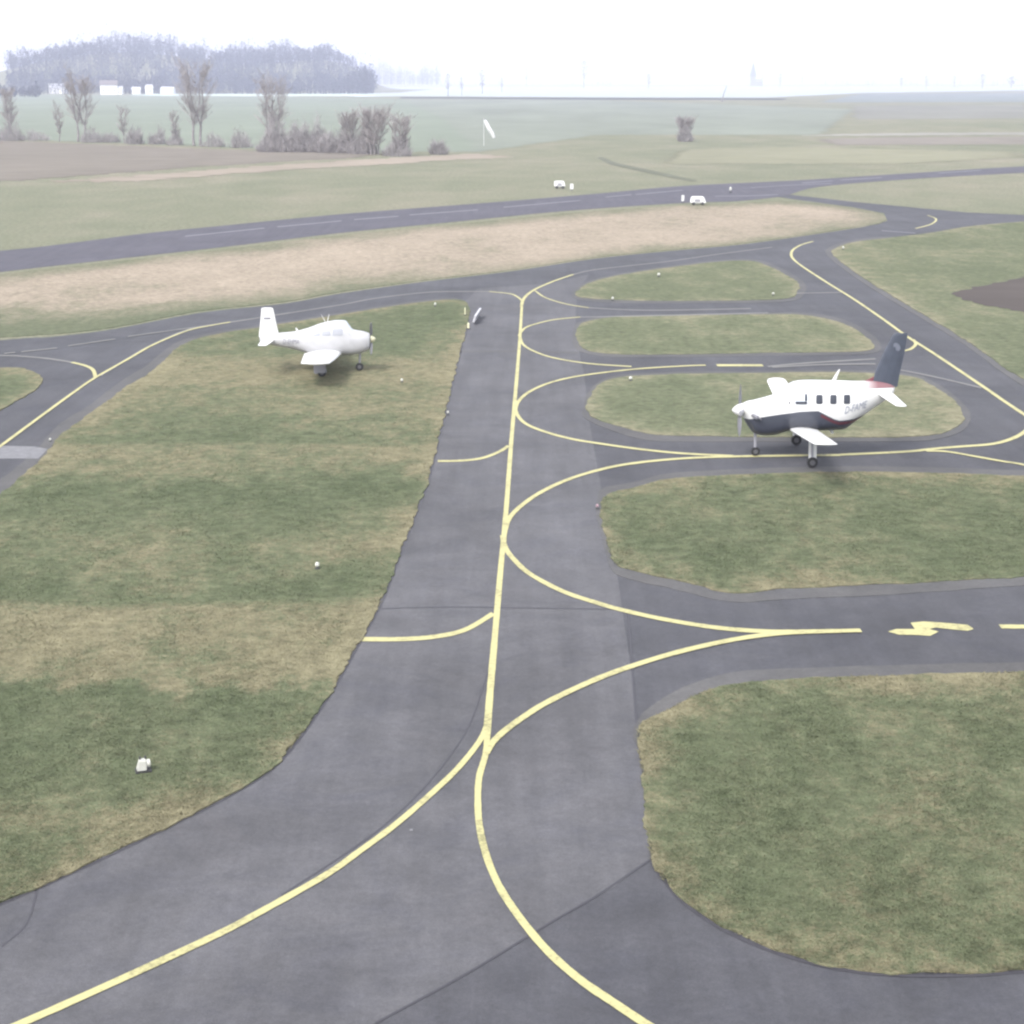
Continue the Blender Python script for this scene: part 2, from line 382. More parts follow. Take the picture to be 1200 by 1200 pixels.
lawn('e', [(747, 870), (752, 850), (775, 837), (825, 812), (880, 801), (960, 796), (1200, 789), (1500, 786), (1700, 850), (1700, 1060), (1500, 1110), (1200, 1137), (1125, 1142), (1025, 1140), (940, 1125), (860, 1095), (800, 1055), (764, 1010), (755, 930)],
     verge_px=[(744, 868), (746, 845), (766, 826), (810, 802), (865, 788), (960, 783), (1200, 777), (1520, 774), (1740, 850), (1720, 1070), (1500, 1100), (1200, 1127), (1125, 1132), (1035, 1130), (950, 1115), (870, 1085), (812, 1045), (775, 1000), (766, 930), (755, 890)])
lawn('left', [(-260, 800), (-120, 660), (0, 580), (25, 560), (50, 537), (75, 508), (112, 481), (150, 453), (178, 436), (212, 406), (250, 393), (300, 385), (350, 377), (400, 369), (450, 361), (500, 354), (540, 352), (550, 362),
              (547, 385), (540, 410), (530, 450), (515, 510), (500, 568), (480, 620), (460, 672), (445, 710), (420, 755), (390, 808), (355, 860), (320, 900), (270, 932), (200, 968), (100, 1016), (0, 1060), (-200, 1140), (-420, 1100)], 'lawn_left',
     verge_px=[(-290, 800), (-135, 655), (-14, 572), (14, 552), (42, 528), (68, 499), (105, 475), (142, 447), (170, 430), (206, 402), (248, 390), (300, 382.5), (350, 374.5), (400, 366.5), (450, 358.5), (500, 351.5), (535, 350), (540, 361),
               (536, 386), (528, 411), (516, 451), (500, 511), (482, 569), (462, 621), (440, 673), (425, 711), (400, 756), (370, 800), (335, 850), (300, 885), (250, 915), (190, 945), (90, 990), (-10, 1030), (-200, 1110), (-400, 1080)])
lawn('w', [(-500, 470), (-200, 442), (0, 432), (32, 434), (49, 442), (49, 450), (37, 460), (0, 482), (-150, 570), (-400, 640)])
lawn('right', [(1085, 274), (1200, 260), (1600, 240), (2000, 330), (2000, 560), (1500, 560), (1300, 495), (1200, 446), (1133, 400), (1050, 350), (1007, 323), (976, 299), (980, 291), (1002, 284), (1035, 280)],
     mat='lawn_far', verge_px=[(1083, 276.5), (1200, 262), (1610, 241), (2020, 330), (2020, 570), (1480, 570), (1290, 500), (1196, 451), (1128, 403), (1044, 352), (1000, 324), (969, 299), (973, 289.5), (1000, 281.5), (1035, 277.5)])
lawn('dry', [(-600, 448), (-300, 423), (0, 396), (60, 392), (133, 384), (233, 365), (333, 354), (400, 342), (500, 328.5), (600, 316.5), (700, 302), (800, 292), (867, 286), (933, 277), (1000, 267), (1034, 261), (1034, 252), (1000, 244), (925, 236),
                                (860, 239), (800, 240.5), (667, 250), (533, 263), (400, 276), (267, 292), (133, 307), (0, 322), (-200, 347), (-500, 388)], 'dry', z=.03, reach=6.0, name='dry_meadow')
structure(sheet('concrete_slab', [G(*p) for p in [(-40, 522), (40, 524), (56, 527), (45, 538), (-60, 538)]], .027, M['concrete'], None, .015))

# ------------------------------------------------------------------ painted lines
ZL = .0215
def yl(pts, mat='yellow', wx=.16, wy=.32, z=ZL): 
    return ribbon('yellow_line' if mat == 'yellow' else 'faded_line', pts, z, M[mat], taxi, wx, wy)
yl([(612, 352), (611, 368), (609, 400), (605, 450), (599, 520), (593, 600), (586.5, 670), (580.5, 740), (574.5, 810), (570, 868)])
yl([(571, 862), (569, 885), (561.5, 912), (560, 940), (562, 970), (570, 1004), (583, 1036), (600, 1064), (625, 1097), (650, 1124), (683, 1152), (717, 1175), (753, 1199), (810, 1235)], z=.0255, wx=.13, wy=.24)
yl([(571, 850), (563, 868), (545, 892), (520, 918), (468, 964), (420, 1000), (380, 1028), (300, 1073), (250, 1099), (140, 1150), (30, 1199), (-60, 1236)], z=.0295, wx=.125, wy=.235)
yl([(570, 884), (577, 872), (590, 859), (610, 844), (640, 825), (690, 801), (737, 783), (800, 764), (870, 749), (930, 742.5), (1009, 740)], z=.0335, wx=.145, wy=.29)
yl([(589, 628), (592, 642), (602, 656), (622, 674), (660, 694), (700, 707.5), (730, 716), (780, 727), (840, 736.5), (900, 741), (960, 741)], z=.0255)
yl([(590, 640), (592, 622), (600, 604), (625, 583), (660, 565), (700, 552), (740, 544), (800, 538), (870, 535.5), (985, 534)], z=.0295)
yl([(604, 470), (605, 484), (616, 497), (640, 507), (670, 515), (700, 520), (750, 527), (800, 532), (860, 535)], z=.0255)
yl([(603.5, 484), (607, 472), (620, 460), (645, 449), (680, 441), (740, 433.5), (800, 429.5), (827, 428.5)], z=.0295)
yl([(840, 428.5), (894, 428.5)], wy=.6)
yl([(609, 392), (613, 404), (628, 413), (650, 420), (690, 426.5), (740, 430)], wx=.15, wy=.30, z=.0255)
yl([(608, 394), (615, 385), (630, 379.5), (650, 375), (680, 372)], wx=.15, wy=.30, z=.0295)
yl([(680, 372), (760, 370.5), (900, 367)], 'faint', z=.0255)
yl([(627, 341), (640, 349.5), (665, 357), (690, 361)], wx=.13, wy=.28, z=.0255)
yl([(690, 361), (760, 364), (880, 362)], 'faint', z=.0255)
yl([(611, 360), (613, 352), (619, 345), (630, 338), (650, 329.5), (672, 322)], wx=.2, wy=.36, z=.0295)
yl([(672, 322), (700, 316), (780, 307), (843, 298), (905, 290)], 'faint', z=.0255)
yl([(612, 353), (606, 348), (597, 344.5), (573, 342)], wx=.15, wy=.3, z=.0255)
yl([(573, 342), (540, 342), (500, 343), (440, 350), (400, 357.5), (340, 367)], 'faint', z=.0255)
yl([(340, 367), (290, 375), (250, 381), (220, 387), (180, 404), (150, 421), (117, 441)], 'faint', z=.0295, wx=.2, wy=.4)
yl([(270, 378), (250, 381.5), (220, 388), (180, 404.5), (150, 421.5), (112, 443), (87, 460), (50, 487), (0, 524), (-60, 568)], z=.0335, wx=.16, wy=.32)
yl([(112, 443), (109, 434), (100, 429), (84, 425)], wx=.16, wy=.32, z=.0255)
yl([(84, 425), (50, 420), (0, 417), (-80, 418)], 'faint', z=.0255)
for a in ([(25, 413), (67, 408.5)], [(80, 406), (135, 398)], [(150, 395), (237, 383)], [(5, 415), (18, 413.6)]):
    yl(a, 'faint', z=.0375)
yl([(513, 541), (540, 540.5), (565, 537.5), (585, 530), (596, 523)], z=.0255)
yl([(423, 750), (470, 750), (510, 747), (545, 739), (578, 720)], z=.0255)
yl([(953, 283), (937, 288), (927.5, 296), (933, 307), (967, 330), (1000, 350.5), (1033, 373), (1065, 396), (1095, 415), (1150, 452), (1176, 470), (1200, 486)], wx=.2, wy=.38)
yl([(1200, 486), (1209, 497), (1200, 507), (1185, 515), (1162, 521), (1125, 524), (1095, 526.5), (1060, 530), (985, 533.5)], z=.0255)
yl([(1085, 529), (1110, 530), (1145, 536), (1176, 541.5), (1205, 546.5), (1320, 572)], z=.0295, wx=.15, wy=.3)
yl([(1055, 412), (1066, 410), (1073, 404), (1070, 398)], z=.0255)
yl([(1040, 432), (1060, 435), (1090, 441), (1125, 449), (1150, 455)], 'faint', z=.0255)
yl([(900, 430), (944, 426), (1026, 421)], 'faint', z=.0255)
yl([(905, 431), (960, 428), (1026, 427)], 'faint', z=.0295)
yl([(1033, 270.5), (1073, 273.5)], 'white_line', .3, .6)
yl([(1073, 268), (1091, 263), (1097, 257), (1087, 252.5)], wx=.16, wy=.45, z=.0255)
yl([(933, 344), (987, 343)], 'faint', .1, .3, z=.0255)
yl([(1172, 735), (1260, 735), (1420, 733)])
num = [(1040.5, 741), (1050, 738), (1072, 738), (1067, 730.5), (1083, 729), (1110, 731), (1134, 733), (1141, 738), (1134, 740), (1115, 738.3), (1097, 736.2), (1089, 738), (1100, 741), (1090, 746), (1075, 745), (1053, 744.5)]
sheet('painted_numeral', [G(*p) for p in num], ZL, M['yellow'], taxi)
for a, b_ in (((217, 277), (310, 267.5)), ((325, 266), (400, 259)), ((415, 257.5), (467, 253.5)), ((480, 252), (560, 246)), ((590, 243), (680, 235)), ((710, 231), (740, 228.3)), ((745, 228), (800, 223)), ((940, 214.5), (976, 212)), ((985, 211), (1033, 208.2)), ((1100, 203), (1150, 199.5))):
    ribbon('runway_dash', [a, ((a[0] + b_[0]) / 2, (a[1] + b_[1]) / 2), b_], .016, M['white_line'], runway, .35, .9)
ribbon('runway_edge_line', [(838, 230), (880, 229.5), (912, 228)], .016, M['white_line'], runway, .2, .8)
ribbon('runway_edge_line', [(880, 220), (930, 217), (975, 215)], .016, M['white_line'], runway, .2, .7)

# ------------------------------------------------------------------ grass blades on the nearer lawns
def blades(poly, n, mat, zbase=.045, ymax=120):
    P = np.array(poly); x0, y0 = P.min(0); x1, y1 = P.max(0); y1 = min(y1, ymax); y0 = max(y0, 18)
    u = rng.random(n * 6); y = 1 / (1 / y0 + (1 / y1 - 1 / y0) * u)            # denser close by
    x = rng.uniform(-1, 1, n * 6) * (y * .36 + 3)
    ok = in_poly(poly, x, y) & (rng.random(n * 6) < np.clip((ymax - y) / 60, 0, 1)); x, y = x[ok][:n], y[ok][:n]; n = len(x)
    a = rng.uniform(0, 2 * np.pi, n); h = rng.uniform(.010, .032, n) * (1 + .35 * np.sin(x * 1.7) * np.sin(y * .9)); wd = rng.uniform(.005, .011, n) * (1 + y / 45)
    lean = rng.uniform(1.2, 3.5, n) * h; b = rng.uniform(0, 2 * np.pi, n)
    V = np.empty((n, 3, 3)); cx, sx = np.cos(a) * wd, np.sin(a) * wd
    V[:, 0] = np.stack([x - cx, y - sx, np.full(n, zbase - .01)], 1); V[:, 1] = np.stack([x + cx, y + sx, np.full(n, zbase - .01)], 1)
    V[:, 2] = np.stack([x + np.cos(b) * lean, y + np.sin(b) * lean, zbase + h], 1)
    me = bpy.data.meshes.new('grass'); me.vertices.add(n * 3); me.vertices.foreach_set('co', V.ravel())
    me.loops.add(n * 3); me.loops.foreach_set('vertex_index', np.arange(n * 3, dtype=np.int32))
    me.polygons.add(n); me.polygons.foreach_set('loop_start', np.arange(0, n * 3, 3, dtype=np.int32)); me.polygons.foreach_set('loop_total', np.full(n, 3, np.int32))
    me.update(); me.validate()
    at = me.attributes.new('edge', 'FLOAT', 'POINT'); at.data.foreach_set('value', np.repeat(edge_dist(poly, x, y), 3).astype(np.float32))
    
    o = link('grass', me, None, mat); tag(o, kind='stuff'); return o
tag(blades(LAWNS['left'], 230000, M['lawn_left']), 'short winter grass blades on the large left lawn')
tag(blades(LAWNS['e'], 170000, M['lawn']), 'short winter grass blades on the nearest right lawn')
tag(blades(LAWNS['d'], 70000, M['lawn']), 'short winter grass blades on the middle right lawn')

# ------------------------------------------------------------------ aircraft
def lerp_stations(st, x):
    """st rows: x, z centre, half width, half height up, half height down, exponent (x falling)"""
    xs = [s[0] for s in st]
    if x >= xs[0]: return st[0]
    if x <= xs[-1]: return st[-1]
    for i in range(len(st) - 1):
        if xs[i] >= x >= xs[i + 1]:
            t = (xs[i] - x) / (xs[i] - xs[i + 1]); a, b_, c, d = st[max(i - 1, 0)], st[i], st[i + 1], st[min(i + 2, len(st) - 1)]
            r = []
            for k in range(6):
                m0 = (c[k] - a[k]) * (b_[0] - c[0]) / max(1e-6, (a[0] - c[0])) if a is not b_ else c[k] - b_[k]
                m1 = (d[k] - b_[k]) * (b_[0] - c[0]) / max(1e-6, (b_[0] - d[0])) if d is not c else c[k] - b_[k]
                # monotone limiting keeps the hull from bulging
                dlt = c[k] - b_[k]
                if dlt == 0: m0 = m1 = 0
                else:
                    m0 = max(0, min(3, m0 / dlt)) * dlt; m1 = max(0, min(3, m1 / dlt)) * dlt
                h = (2 * t ** 3 - 3 * t * t + 1) * b_[k] + (t ** 3 - 2 * t * t + t) * m0 + (-2 * t ** 3 + 3 * t * t) * c[k] + (t ** 3 - t * t) * m1
                r.append(h)
            return r
def hull_pt(st, x, th, off=0.0):
    _, zc, hw, hu, hd, n = lerp_stations(st, x)
    c, s = math.cos(th), math.sin(th); e = 2 / n
    y = (hw + off) * math.copysign(abs(c) ** e, c); hz = (hu if s >= 0 else hd) + off
    return (x, y, zc + hz * math.copysign(abs(s) ** e, s))
def side_y(st, x, z, off=.012):
    _, zc, hw, hu, hd, n = lerp_stations(st, x)
    q = min(.995, abs(z - zc) / (hu if z > zc else hd)); return (hw) * (1 - q ** n) ** (1 / n) + off
def loft_hull(st, nx=70, na=40):
    V, Fc = [], []; x0, x1 = st[0][0], st[-1][0]
    xs = [x0 + (x1 - x0) * i / nx for i in range(nx + 1)]
    for x in xs:
        for k in range(na): V.append(hull_pt(st, x, 2 * math.pi * k / na))
    for i in range(nx):
        for k in range(na):
            a = i * na + k; b_ = i * na + (k + 1) % na; Fc.append((a, a + na, b_ + na, b_))
    Fc.append(tuple(range(na))); Fc.append(tuple(reversed(range(nx * na, nx * na + na))))
    return V, Fc
def side_patch(name, st, outline, side, par, mat, thick=.015):
    """pane following the hull side: outline [(x,z)...] convex, fan from its centre"""
    cx = sum(p[0] for p in outline) / len(outline); cz = sum(p[1] for p in outline) / len(outline)
    V = []; Fc = []; nr = 3; no = len(outline)
    for off in (thick, -.02):
        for r in range(nr, 0, -1):
            for x, z in outline:
                t = r / nr; X, Z = cx + (x - cx) * t, cz + (z - cz) * t; V.append((X, side * side_y(st, X, Z, off), Z))
        V.append((cx, side * side_y(st, cx, cz, off), cz))
    L = nr * no + 1
    for base_ in (0,):
        for r in range(nr - 1):
            for k in range(no):
                a = base_ + r * no + k; b_ = base_ + r * no + (k + 1) % no; Fc.append((a, b_, b_ + no, a + no))
        for k in range(no): Fc.append((base_ + (nr - 1) * no + k, base_ + (nr - 1) * no + (k + 1) % no, base_ + L - 1))
    for k in range(no): Fc.append((k, (k + 1) % no, L + (k + 1) % no, L + k))
    bm = bmesh.new(); vs = [bm.verts.new(p) for p in V]
    for f in Fc: bm.faces.new([vs[i] for i in f])
    return from_bm(name, bm, par, mat)
def rrect(x0, x1, z0, z1, r=.04):
    out = []
    for cx, cz, a0 in ((x1 - r, z1 - r, 0), (x0 + r, z1 - r, 90), (x0 + r, z0 + r, 180), (x1 - r, z0 + r, 270)):
        for a in (0, 45, 90): out.append((cx + r * math.cos(R(a0 + a)), cz + r * math.sin(R(a0 + a))))
    return out
def foil(name, secs, par, mat, vertical=False):
    """secs: (centre x of chord, span position, height, chord, thickness)"""
    up = [(0.5, 0), (.47, .28), (.40, .48), (.25, .62), (.05, .66), (-.2, .5), (-.38, .24), (-.5, .04)]
    prof = ups = up + [(x, -t * .75) for x, t in reversed(up[1:-1])]
    m = len(prof); V, Fc = [], []
    for cx, sp, h, c, th in secs:
        for x, t in prof:
            if vertical: V.append((cx + x * c, t * th * c, h))
            else: V.append((cx + x * c, sp, h + t * th * c))
    for i in range(len(secs) - 1):
        for k in range(m): Fc.append((i * m + k, i * m + (k + 1) % m, (i + 1) * m + (k + 1) % m, (i + 1) * m + k))
    Fc.append(tuple(range(m))); Fc.append(tuple(range((len(secs) - 1) * m, len(secs) * m)))
    bm = bmesh.new(); vs = [bm.verts.new(p) for p in V]
    for f in Fc: bm.faces.new([vs[i] for i in f])
    return from_bm(name, bm, par, mat, False)
def tube(path, rad, n=8):
    V, Fc = [], []; P = [Vector(p) for p in path]
    rr = rad if isinstance(rad, (list, tuple)) else [rad] * len(P)
    for i, p in enumerate(P):
        t = (P[min(i + 1, len(P) - 1)] - P[max(i - 1, 0)]).normalized()
        a = t.orthogonal().normalized(); b_ = t.cross(a)
        for k in range(n):
            q = p + (a * math.cos(2 * math.pi * k / n) + b_ * math.sin(2 * math.pi * k / n)) * rr[i]; V.append(tuple(q))
    for i in range(len(P) - 1):
        for k in range(n): Fc.append((i * n + k, i * n + (k + 1) % n, (i + 1) * n + (k + 1) % n, (i + 1) * n + k))
    Fc.append(tuple(reversed(range(n)))); Fc.append(tuple(range((len(P) - 1) * n, len(P) * n)))
    return V, Fc
def merge(*vfs):
    V, Fc = [], []
    for v, f in vfs:
        o = len(V); V += list(v); Fc += [tuple(i + o for i in q) for q in f]
    return V, Fc
def lathe(prof, n=16, axis='z', c=(0, 0, 0)):
    V, Fc = [], []
    for r, h in prof:
        for k in range(n):
            a = 2 * math.pi * k / n; p = (r * math.cos(a), r * math.sin(a), h)
            if axis == 'x': p = (h, p[0], p[1])
            if axis == 'y': p = (p[0], h, p[1])
            V.append((p[0] + c[0], p[1] + c[1], p[2] + c[2]))
    for i in range(len(prof) - 1):
        for k in range(n): Fc.append((i * n + k, i * n + (k + 1) % n, (i + 1) * n + (k + 1) % n, (i + 1) * n + k))
    Fc.append(tuple(reversed(range(n)))); Fc.append(tuple(range((len(prof) - 1) * n, len(prof) * n)))
    return V, Fc
def box(x0, x1, y0, y1, z0, z1):
    V = [(x, y, z) for x in (x0, x1) for y in (y0, y1) for z in (z0, z1)]
    return V, [(0, 1, 3, 2), (4, 6, 7, 5), (0, 4, 5, 1), (2, 3, 7, 6), (0, 2, 6, 4), (1, 5, 7, 3)]

def livery(name, white, dark, red, xs, zs, x0, x1, red_from=None):
    """two-tone paint: dark under a boundary line z(x), with a red coachline along it aft"""
    m, t, b = new_mat(name); k = N(t)
    oc = k.n('ShaderNodeTexCoord').outputs['Object']; sp = k.n('ShaderNodeSeparateXYZ'); k.l(oc, sp.inputs[0])
    u = k.math('DIVIDE', k.math('SUBTRACT', sp.outputs[0], x0), x1 - x0, True)
    lim = k.ramp(u, [((x - x0) / (x1 - x0), z / 4.0) for x, z in sorted(zip(xs, zs))])
    d = k.math('SUBTRACT', k.math('MULTIPLY', lim, 4.0), sp.outputs[2])
    isdark = k.math('GREATER_THAN', d, 0.0)
    nz = k.noise(oc, 3, 5, .6)
    wh = k.ramp(nz, [(.3, tuple(c * .94 for c in white)), (.7, white)])
    c = k.mix(isdark, wh, dark)
    if red is not None:
        band = k.math('MULTIPLY', k.math('GREATER_THAN', d, .06), k.math('LESS_THAN', d, .17))
        aft = k.math('LESS_THAN', sp.outputs[0], red_from)
        c = k.mix(k.math('MULTIPLY', band, aft), c, red)
        aftf = k.math('DIVIDE', k.math('SUBTRACT', -1.75, sp.outputs[0]), .8, True)
        top = k.math('MULTIPLY', k.math('GREATER_THAN', sp.outputs[2], 2.60), aftf)
        c = k.mix(k.math('MULTIPLY', top, .9), c, (.15, .04, .05))
    k.l(c, b.inputs['Base Color']); b.inputs['Roughness'].default_value = .28; b.inputs['Coat Weight'].default_value = .3
    return m

M['white'] = plain('white_aircraft_paint', (.60, .60, .60), .3, var=.04, scale=2)
M['slate'] = plain('slate_blue_paint', (.052, .060, .082), .35, var=.12)
M['tyre'] = plain('tyre_rubber', (.018, .018, .02), .85)
M['metal'] = plain('bare_metal', (.12, .12, .13), .45, .5)
M['gearleg'] = plain('gear_leg_paint', (.27, .27, .30), .4)
M['glass'] = plain('dark_cabin_glass', (.028, .032, .045), .12, spec=.6)
M['paleglass'] = plain('pale_glare_windscreen', (.50, .54, .58), .12, spec=.8)  # sky glare on the glass put into its pale base colour
M['blade'] = plain('propeller_blade_grey', (.17, .17, .19), .4)
M['ink'] = plain('registration_grey', (.17, .19, .26), .5)
M['ink2'] = plain('registration_pale_grey', (.17, .17, .20), .5)
M['emblem'] = plain('pale_emblem', (.115, .125, .16), .5)
M['amber'] = plain('cream_spinner', (.62, .60, .42), .35)

def wheel(par, x, y, r, wd, mat_hub='metal'):
    V, Fc = lathe([(r * .55, -wd / 2), (r * .9, -wd / 2), (r, -wd * .28), (r, wd * .28), (r * .9, wd / 2), (r * .55, wd / 2)], 18, 'y', (x, y, r))
    wo = pydata('wheel', V, Fc, par, M['tyre'])
    V, Fc = lathe([(r * .5, -wd * .55), (r * .5, wd * .55)], 12, 'y', (x, y, r)); pydata('rim', V, Fc, wo, M[mat_hub]); return wo
def gear_strut(par, x, y, ztop, r, wd, lean=0.0, dx=0.0, door=None, doormat='white'):
    g = pydata('gear_leg', *tube([(x + dx, y - lean, ztop), (x + dx * .3, y, r * 2.1), (x, y, r)], [.06, .05, .04], 8), parent=par, mat=M['gearleg'])
    wheel(par, x, y - math.copysign(.0, y or 1), r, wd)
    if door:
        y1 = y + door[0]; V, Fc = box(x - door[1], x + door[1], y1 - .012, y1 + .012, r * 1.5, ztop - .02)
        V = [(vx + (dx * .6 if vz > ztop * .6 else -.0), vy, vz) for vx, vy, vz in V]
        pydata('gear_door', V, Fc, par, M[doormat])
def text_on_side(name, s, st, x_start, z_base, size, squash, slope, side, par, mat):
    cu = bpy.data.curves.new('lettering', 'FONT'); cu.body = s; cu.size = size; cu.resolution_u = 2; cu.shear = .2
    tmp = bpy.data.objects.new('lettering', cu); COL.objects.link(tmp)
    bpy.context.view_layer.update(); me = bpy.data.meshes.new_from_object(tmp); bpy.data.objects.remove(tmp)
    bm = bmesh.new(); bm.from_mesh(me); bmesh.ops.subdivide_edges(bm, edges=bm.edges[:], cuts=1)
    for v in bm.verts:
        # reading direction: towards the tail on the left side
        x = x_start - side * v.co.x * squash if side > 0 else x_start + v.co.x * squash
        z = z_base + v.co.y + (x_start - x) * slope * (1 if side > 0 else -1)
        v.co = (x, side * side_y(st, x, z, .014), z)
    return from_bm(name, bm, par, mat)

# ---- the turboprop on the taxiway -------------------------------------------------
gx, gy = G(942, 535)
pr = empty('propeller_aircraft', (gx, gy, .02), math.pi + R(-1))
tag(pr, 'white single propeller aircraft with slate belly and dark tail fin, on the taxiway', 'aircraft')
ST = [(2.30, 1.73, .27, .27, .30, 2.1), (2.15, 1.70, .40, .36, .52, 2.2), (1.9, 1.66, .50, .44, .78, 2.4), (1.45, 1.67, .56, .55, .88, 2.5), (1.03, 1.70, .60, .68, .86, 2.5),
      (.78, 1.75, .63, .86, .82, 2.4), (.45, 1.80, .65, 1.0, .80, 2.4), (.0, 1.82, .66, 1.03, .82, 2.4), (-.9, 1.84, .66, 1.0, .84, 2.4), (-1.4, 1.88, .62, .95, .84, 2.3),
      (-1.9, 2.05, .52, .77, .70, 2.2), (-2.4, 2.24, .40, .60, .56, 2.1), (-2.9, 2.39, .27, .42, .40, 2.0), (-3.25, 2.47, .16, .26, .24, 2.0), (-3.45, 2.52, .06, .12, .10, 2.0)]
ST = [(x if x > -1.4 else -1.4 + (x + 1.4) * .88, *r) for x, *r in ST]
LV = livery('white_over_slate_livery', (.62, .62, .62), (.050, .055, .074), (.105, .030, .040),
            [2.3, 2.1, 1.5, 1.0, .3, -.35, -.6, -.95, -1.15, -1.7, -2.2, -2.7, -3.1, -3.4], [1.46, 1.47, 1.60, 1.69, 1.80, 1.83, 1.70, 1.52, 1.46, 1.50, 1.66, 1.86, 2.12, 2.36], -3.5, 2.4, -.45)
fus = pydata('fuselage', *loft_hull(ST), parent=pr, mat=LV, smooth=True)
sp_ = pydata('spinner', *lathe([(.265, 2.31), (.25, 2.40), (.20, 2.52), (.13, 2.62), (.05, 2.70), (.01, 2.715)], 20, 'x', (0, 0, 1.73)), parent=pr, mat=M['white'], smooth=True)
prop = empty('propeller', (2.43, 0, 1.73)); prop.parent = pr
def blade(par, ang, L=.98, x=0):
    V = []; Fc = []
    for i, (r, c, tw) in enumerate([(.2, .07, 60), (.35, .12, 45), (.6, .15, 30), (.85, .12, 22), (L, .04, 18)]):
        for sx, sy in ((-1, 0), (0, .2), (1, 0), (0, -.2)):
            a, b_ = sx * c, sy * c; t = R(tw)
            px_, py_ = a * math.sin(t) + b_ * math.cos(t), a * math.cos(t) - b_ * math.sin(t)
            V.append((x + px_ * .8, py_ * math.cos(ang) - r * math.sin(ang), py_ * math.sin(ang) + r * math.cos(ang)))
    for i in range(4):
        for k in range(4): Fc.append((i * 4 + k, i * 4 + (k + 1) % 4, i * 4 + 4 + (k + 1) % 4, i * 4 + 4 + k))
    Fc.append((0, 1, 2, 3)); Fc.append((16, 17, 18, 19))
    bm = bmesh.new(); vs = [bm.verts.new(p) for p in V]
    for f in Fc: bm.faces.new([vs[i] for i in f])
    return from_bm('blade', bm, par, M['blade'])
for a in (4, 94, 184, 274): blade(prop, R(a))
for s in (1, -1):
    foil('wing', [(.12, s * .45, 1.08, 1.02, .15), (.13, s * .9, 1.13, .98, .14), (.18, s * 3.5, 1.43, .88, .13), (.25, s * 6.0, 1.74, .78, .11), (.24, s * 6.25, 1.79, .68, .09), (.20, s * 6.36, 1.81, .44, .08)], pr, M['white'])
    foil('tailplane', [(-2.84, s * .1, 2.40, .60, .12), (-2.90, s * 1.2, 2.38, .50, .11), (-3.00, s * 2.25, 2.34, .38, .10), (-3.04, s * 2.35, 2.34, .22, .08)], pr, M['white'])
    for x in (-.37, -.88, -1.38): side_patch('window', ST, rrect(x - .12, x + .12, 2.09, 2.42, .05), s, pr, M['glass'])
    pw = side_patch('window', ST, rrect(.05, .52, 2.06, 2.46, .07), s, pr, M['paleglass'])
    side_patch('window_dark_bar', ST, rrect(.075, .50, 2.08, 2.18, .03), s, pw, M['glass'], .024)  # two dark bars forming an L over the pale pane
    side_patch('window_dark_bar', ST, rrect(.075, .16, 2.19, 2.45, .03), s, pw, M['glass'], .024)
    side_patch('intake_port', ST, rrect(.68, .74, 2.08, 2.16, .02), s, pr, M['glass'])
    gear_strut(pr, -.0, s * 1.95, 1.30, .20, .13, 0, .05, (.0, .14))
    pydata('exhaust_stack', *tube([(2.0, s * .42, 1.62), (1.86, s * .62, 1.56), (1.72, s * .70, 1.54)], [.08, .08, .07], 10), parent=pr, mat=M['blade'])
# windscreen follows the front slope of the cabin
V, Fc = [], []
for i in range(9):
    x = 1.02 - .55 * i / 8
    for k in range(13):
        th = R(38 + 104 * k / 12); V.append(hull_pt(ST, x, th, .012))
for i in range(8):
    for k in range(12): a = i * 13 + k; Fc.append((a, a + 1, a + 14, a + 13))
pydata('windscreen', V, Fc, pr, M['paleglass'], True)
gear_strut(pr, 1.80, 0, 1.15, .17, .11, 0, .05)
foil('tail_fin', [(-2.82, 0, 2.62, .98, .10), (-2.93, 0, 3.2, .90, .10), (-3.12, 0, 3.9, .76, .10), (-3.30, 0, 4.52, .54, .09), (-3.33, 0, 4.60, .44, .07)], pr, M['slate'], True)
foil('fin_fillet', [(-2.15, 0, 2.70, .62, .14), (-2.32, 0, 2.86, .34, .14), (-2.46, 0, 3.0, .06, .12)], pr, plain('red_fin_fillet', (.13, .03, .04), .35), True)
for s in (1, -1):
    V = [(-3.20 + .12 * math.cos(a) + .05 * math.sin(a), s * .044, 4.10 + .15 * math.sin(a)) for a in [2 * math.pi * k / 16 for k in range(16)]]
    bm = bmesh.new(); fc = bm.faces.new([bm.verts.new(v) for v in V]); r_ = bmesh.ops.extrude_face_region(bm, geom=[fc])
    bmesh.ops.translate(bm, verts=[g for g in r_['geom'] if isinstance(g, bmesh.types.BMVert)], vec=(0, -s * .03, 0))
    from_bm('emblem', bm, pr, M['emblem'])
    text_on_side('registration', 'D-FAME', ST, -1.30 if s > 0 else -2.30, 1.72 if s > 0 else 1.95, .38, .62, .24, s, pr, M['ink'])
foil('antenna', [(-.95, 0, 2.80, .16, .15), (-1.06, 0, 3.05, .11, .15), (-1.16, 0, 3.26, .05, .15)], pr, M['white'], True)
foil('antenna', [(-.95, 0, 1.02, .16, .15), (-1.02, 0, .86, .10, .15)], pr, M['white'], True)

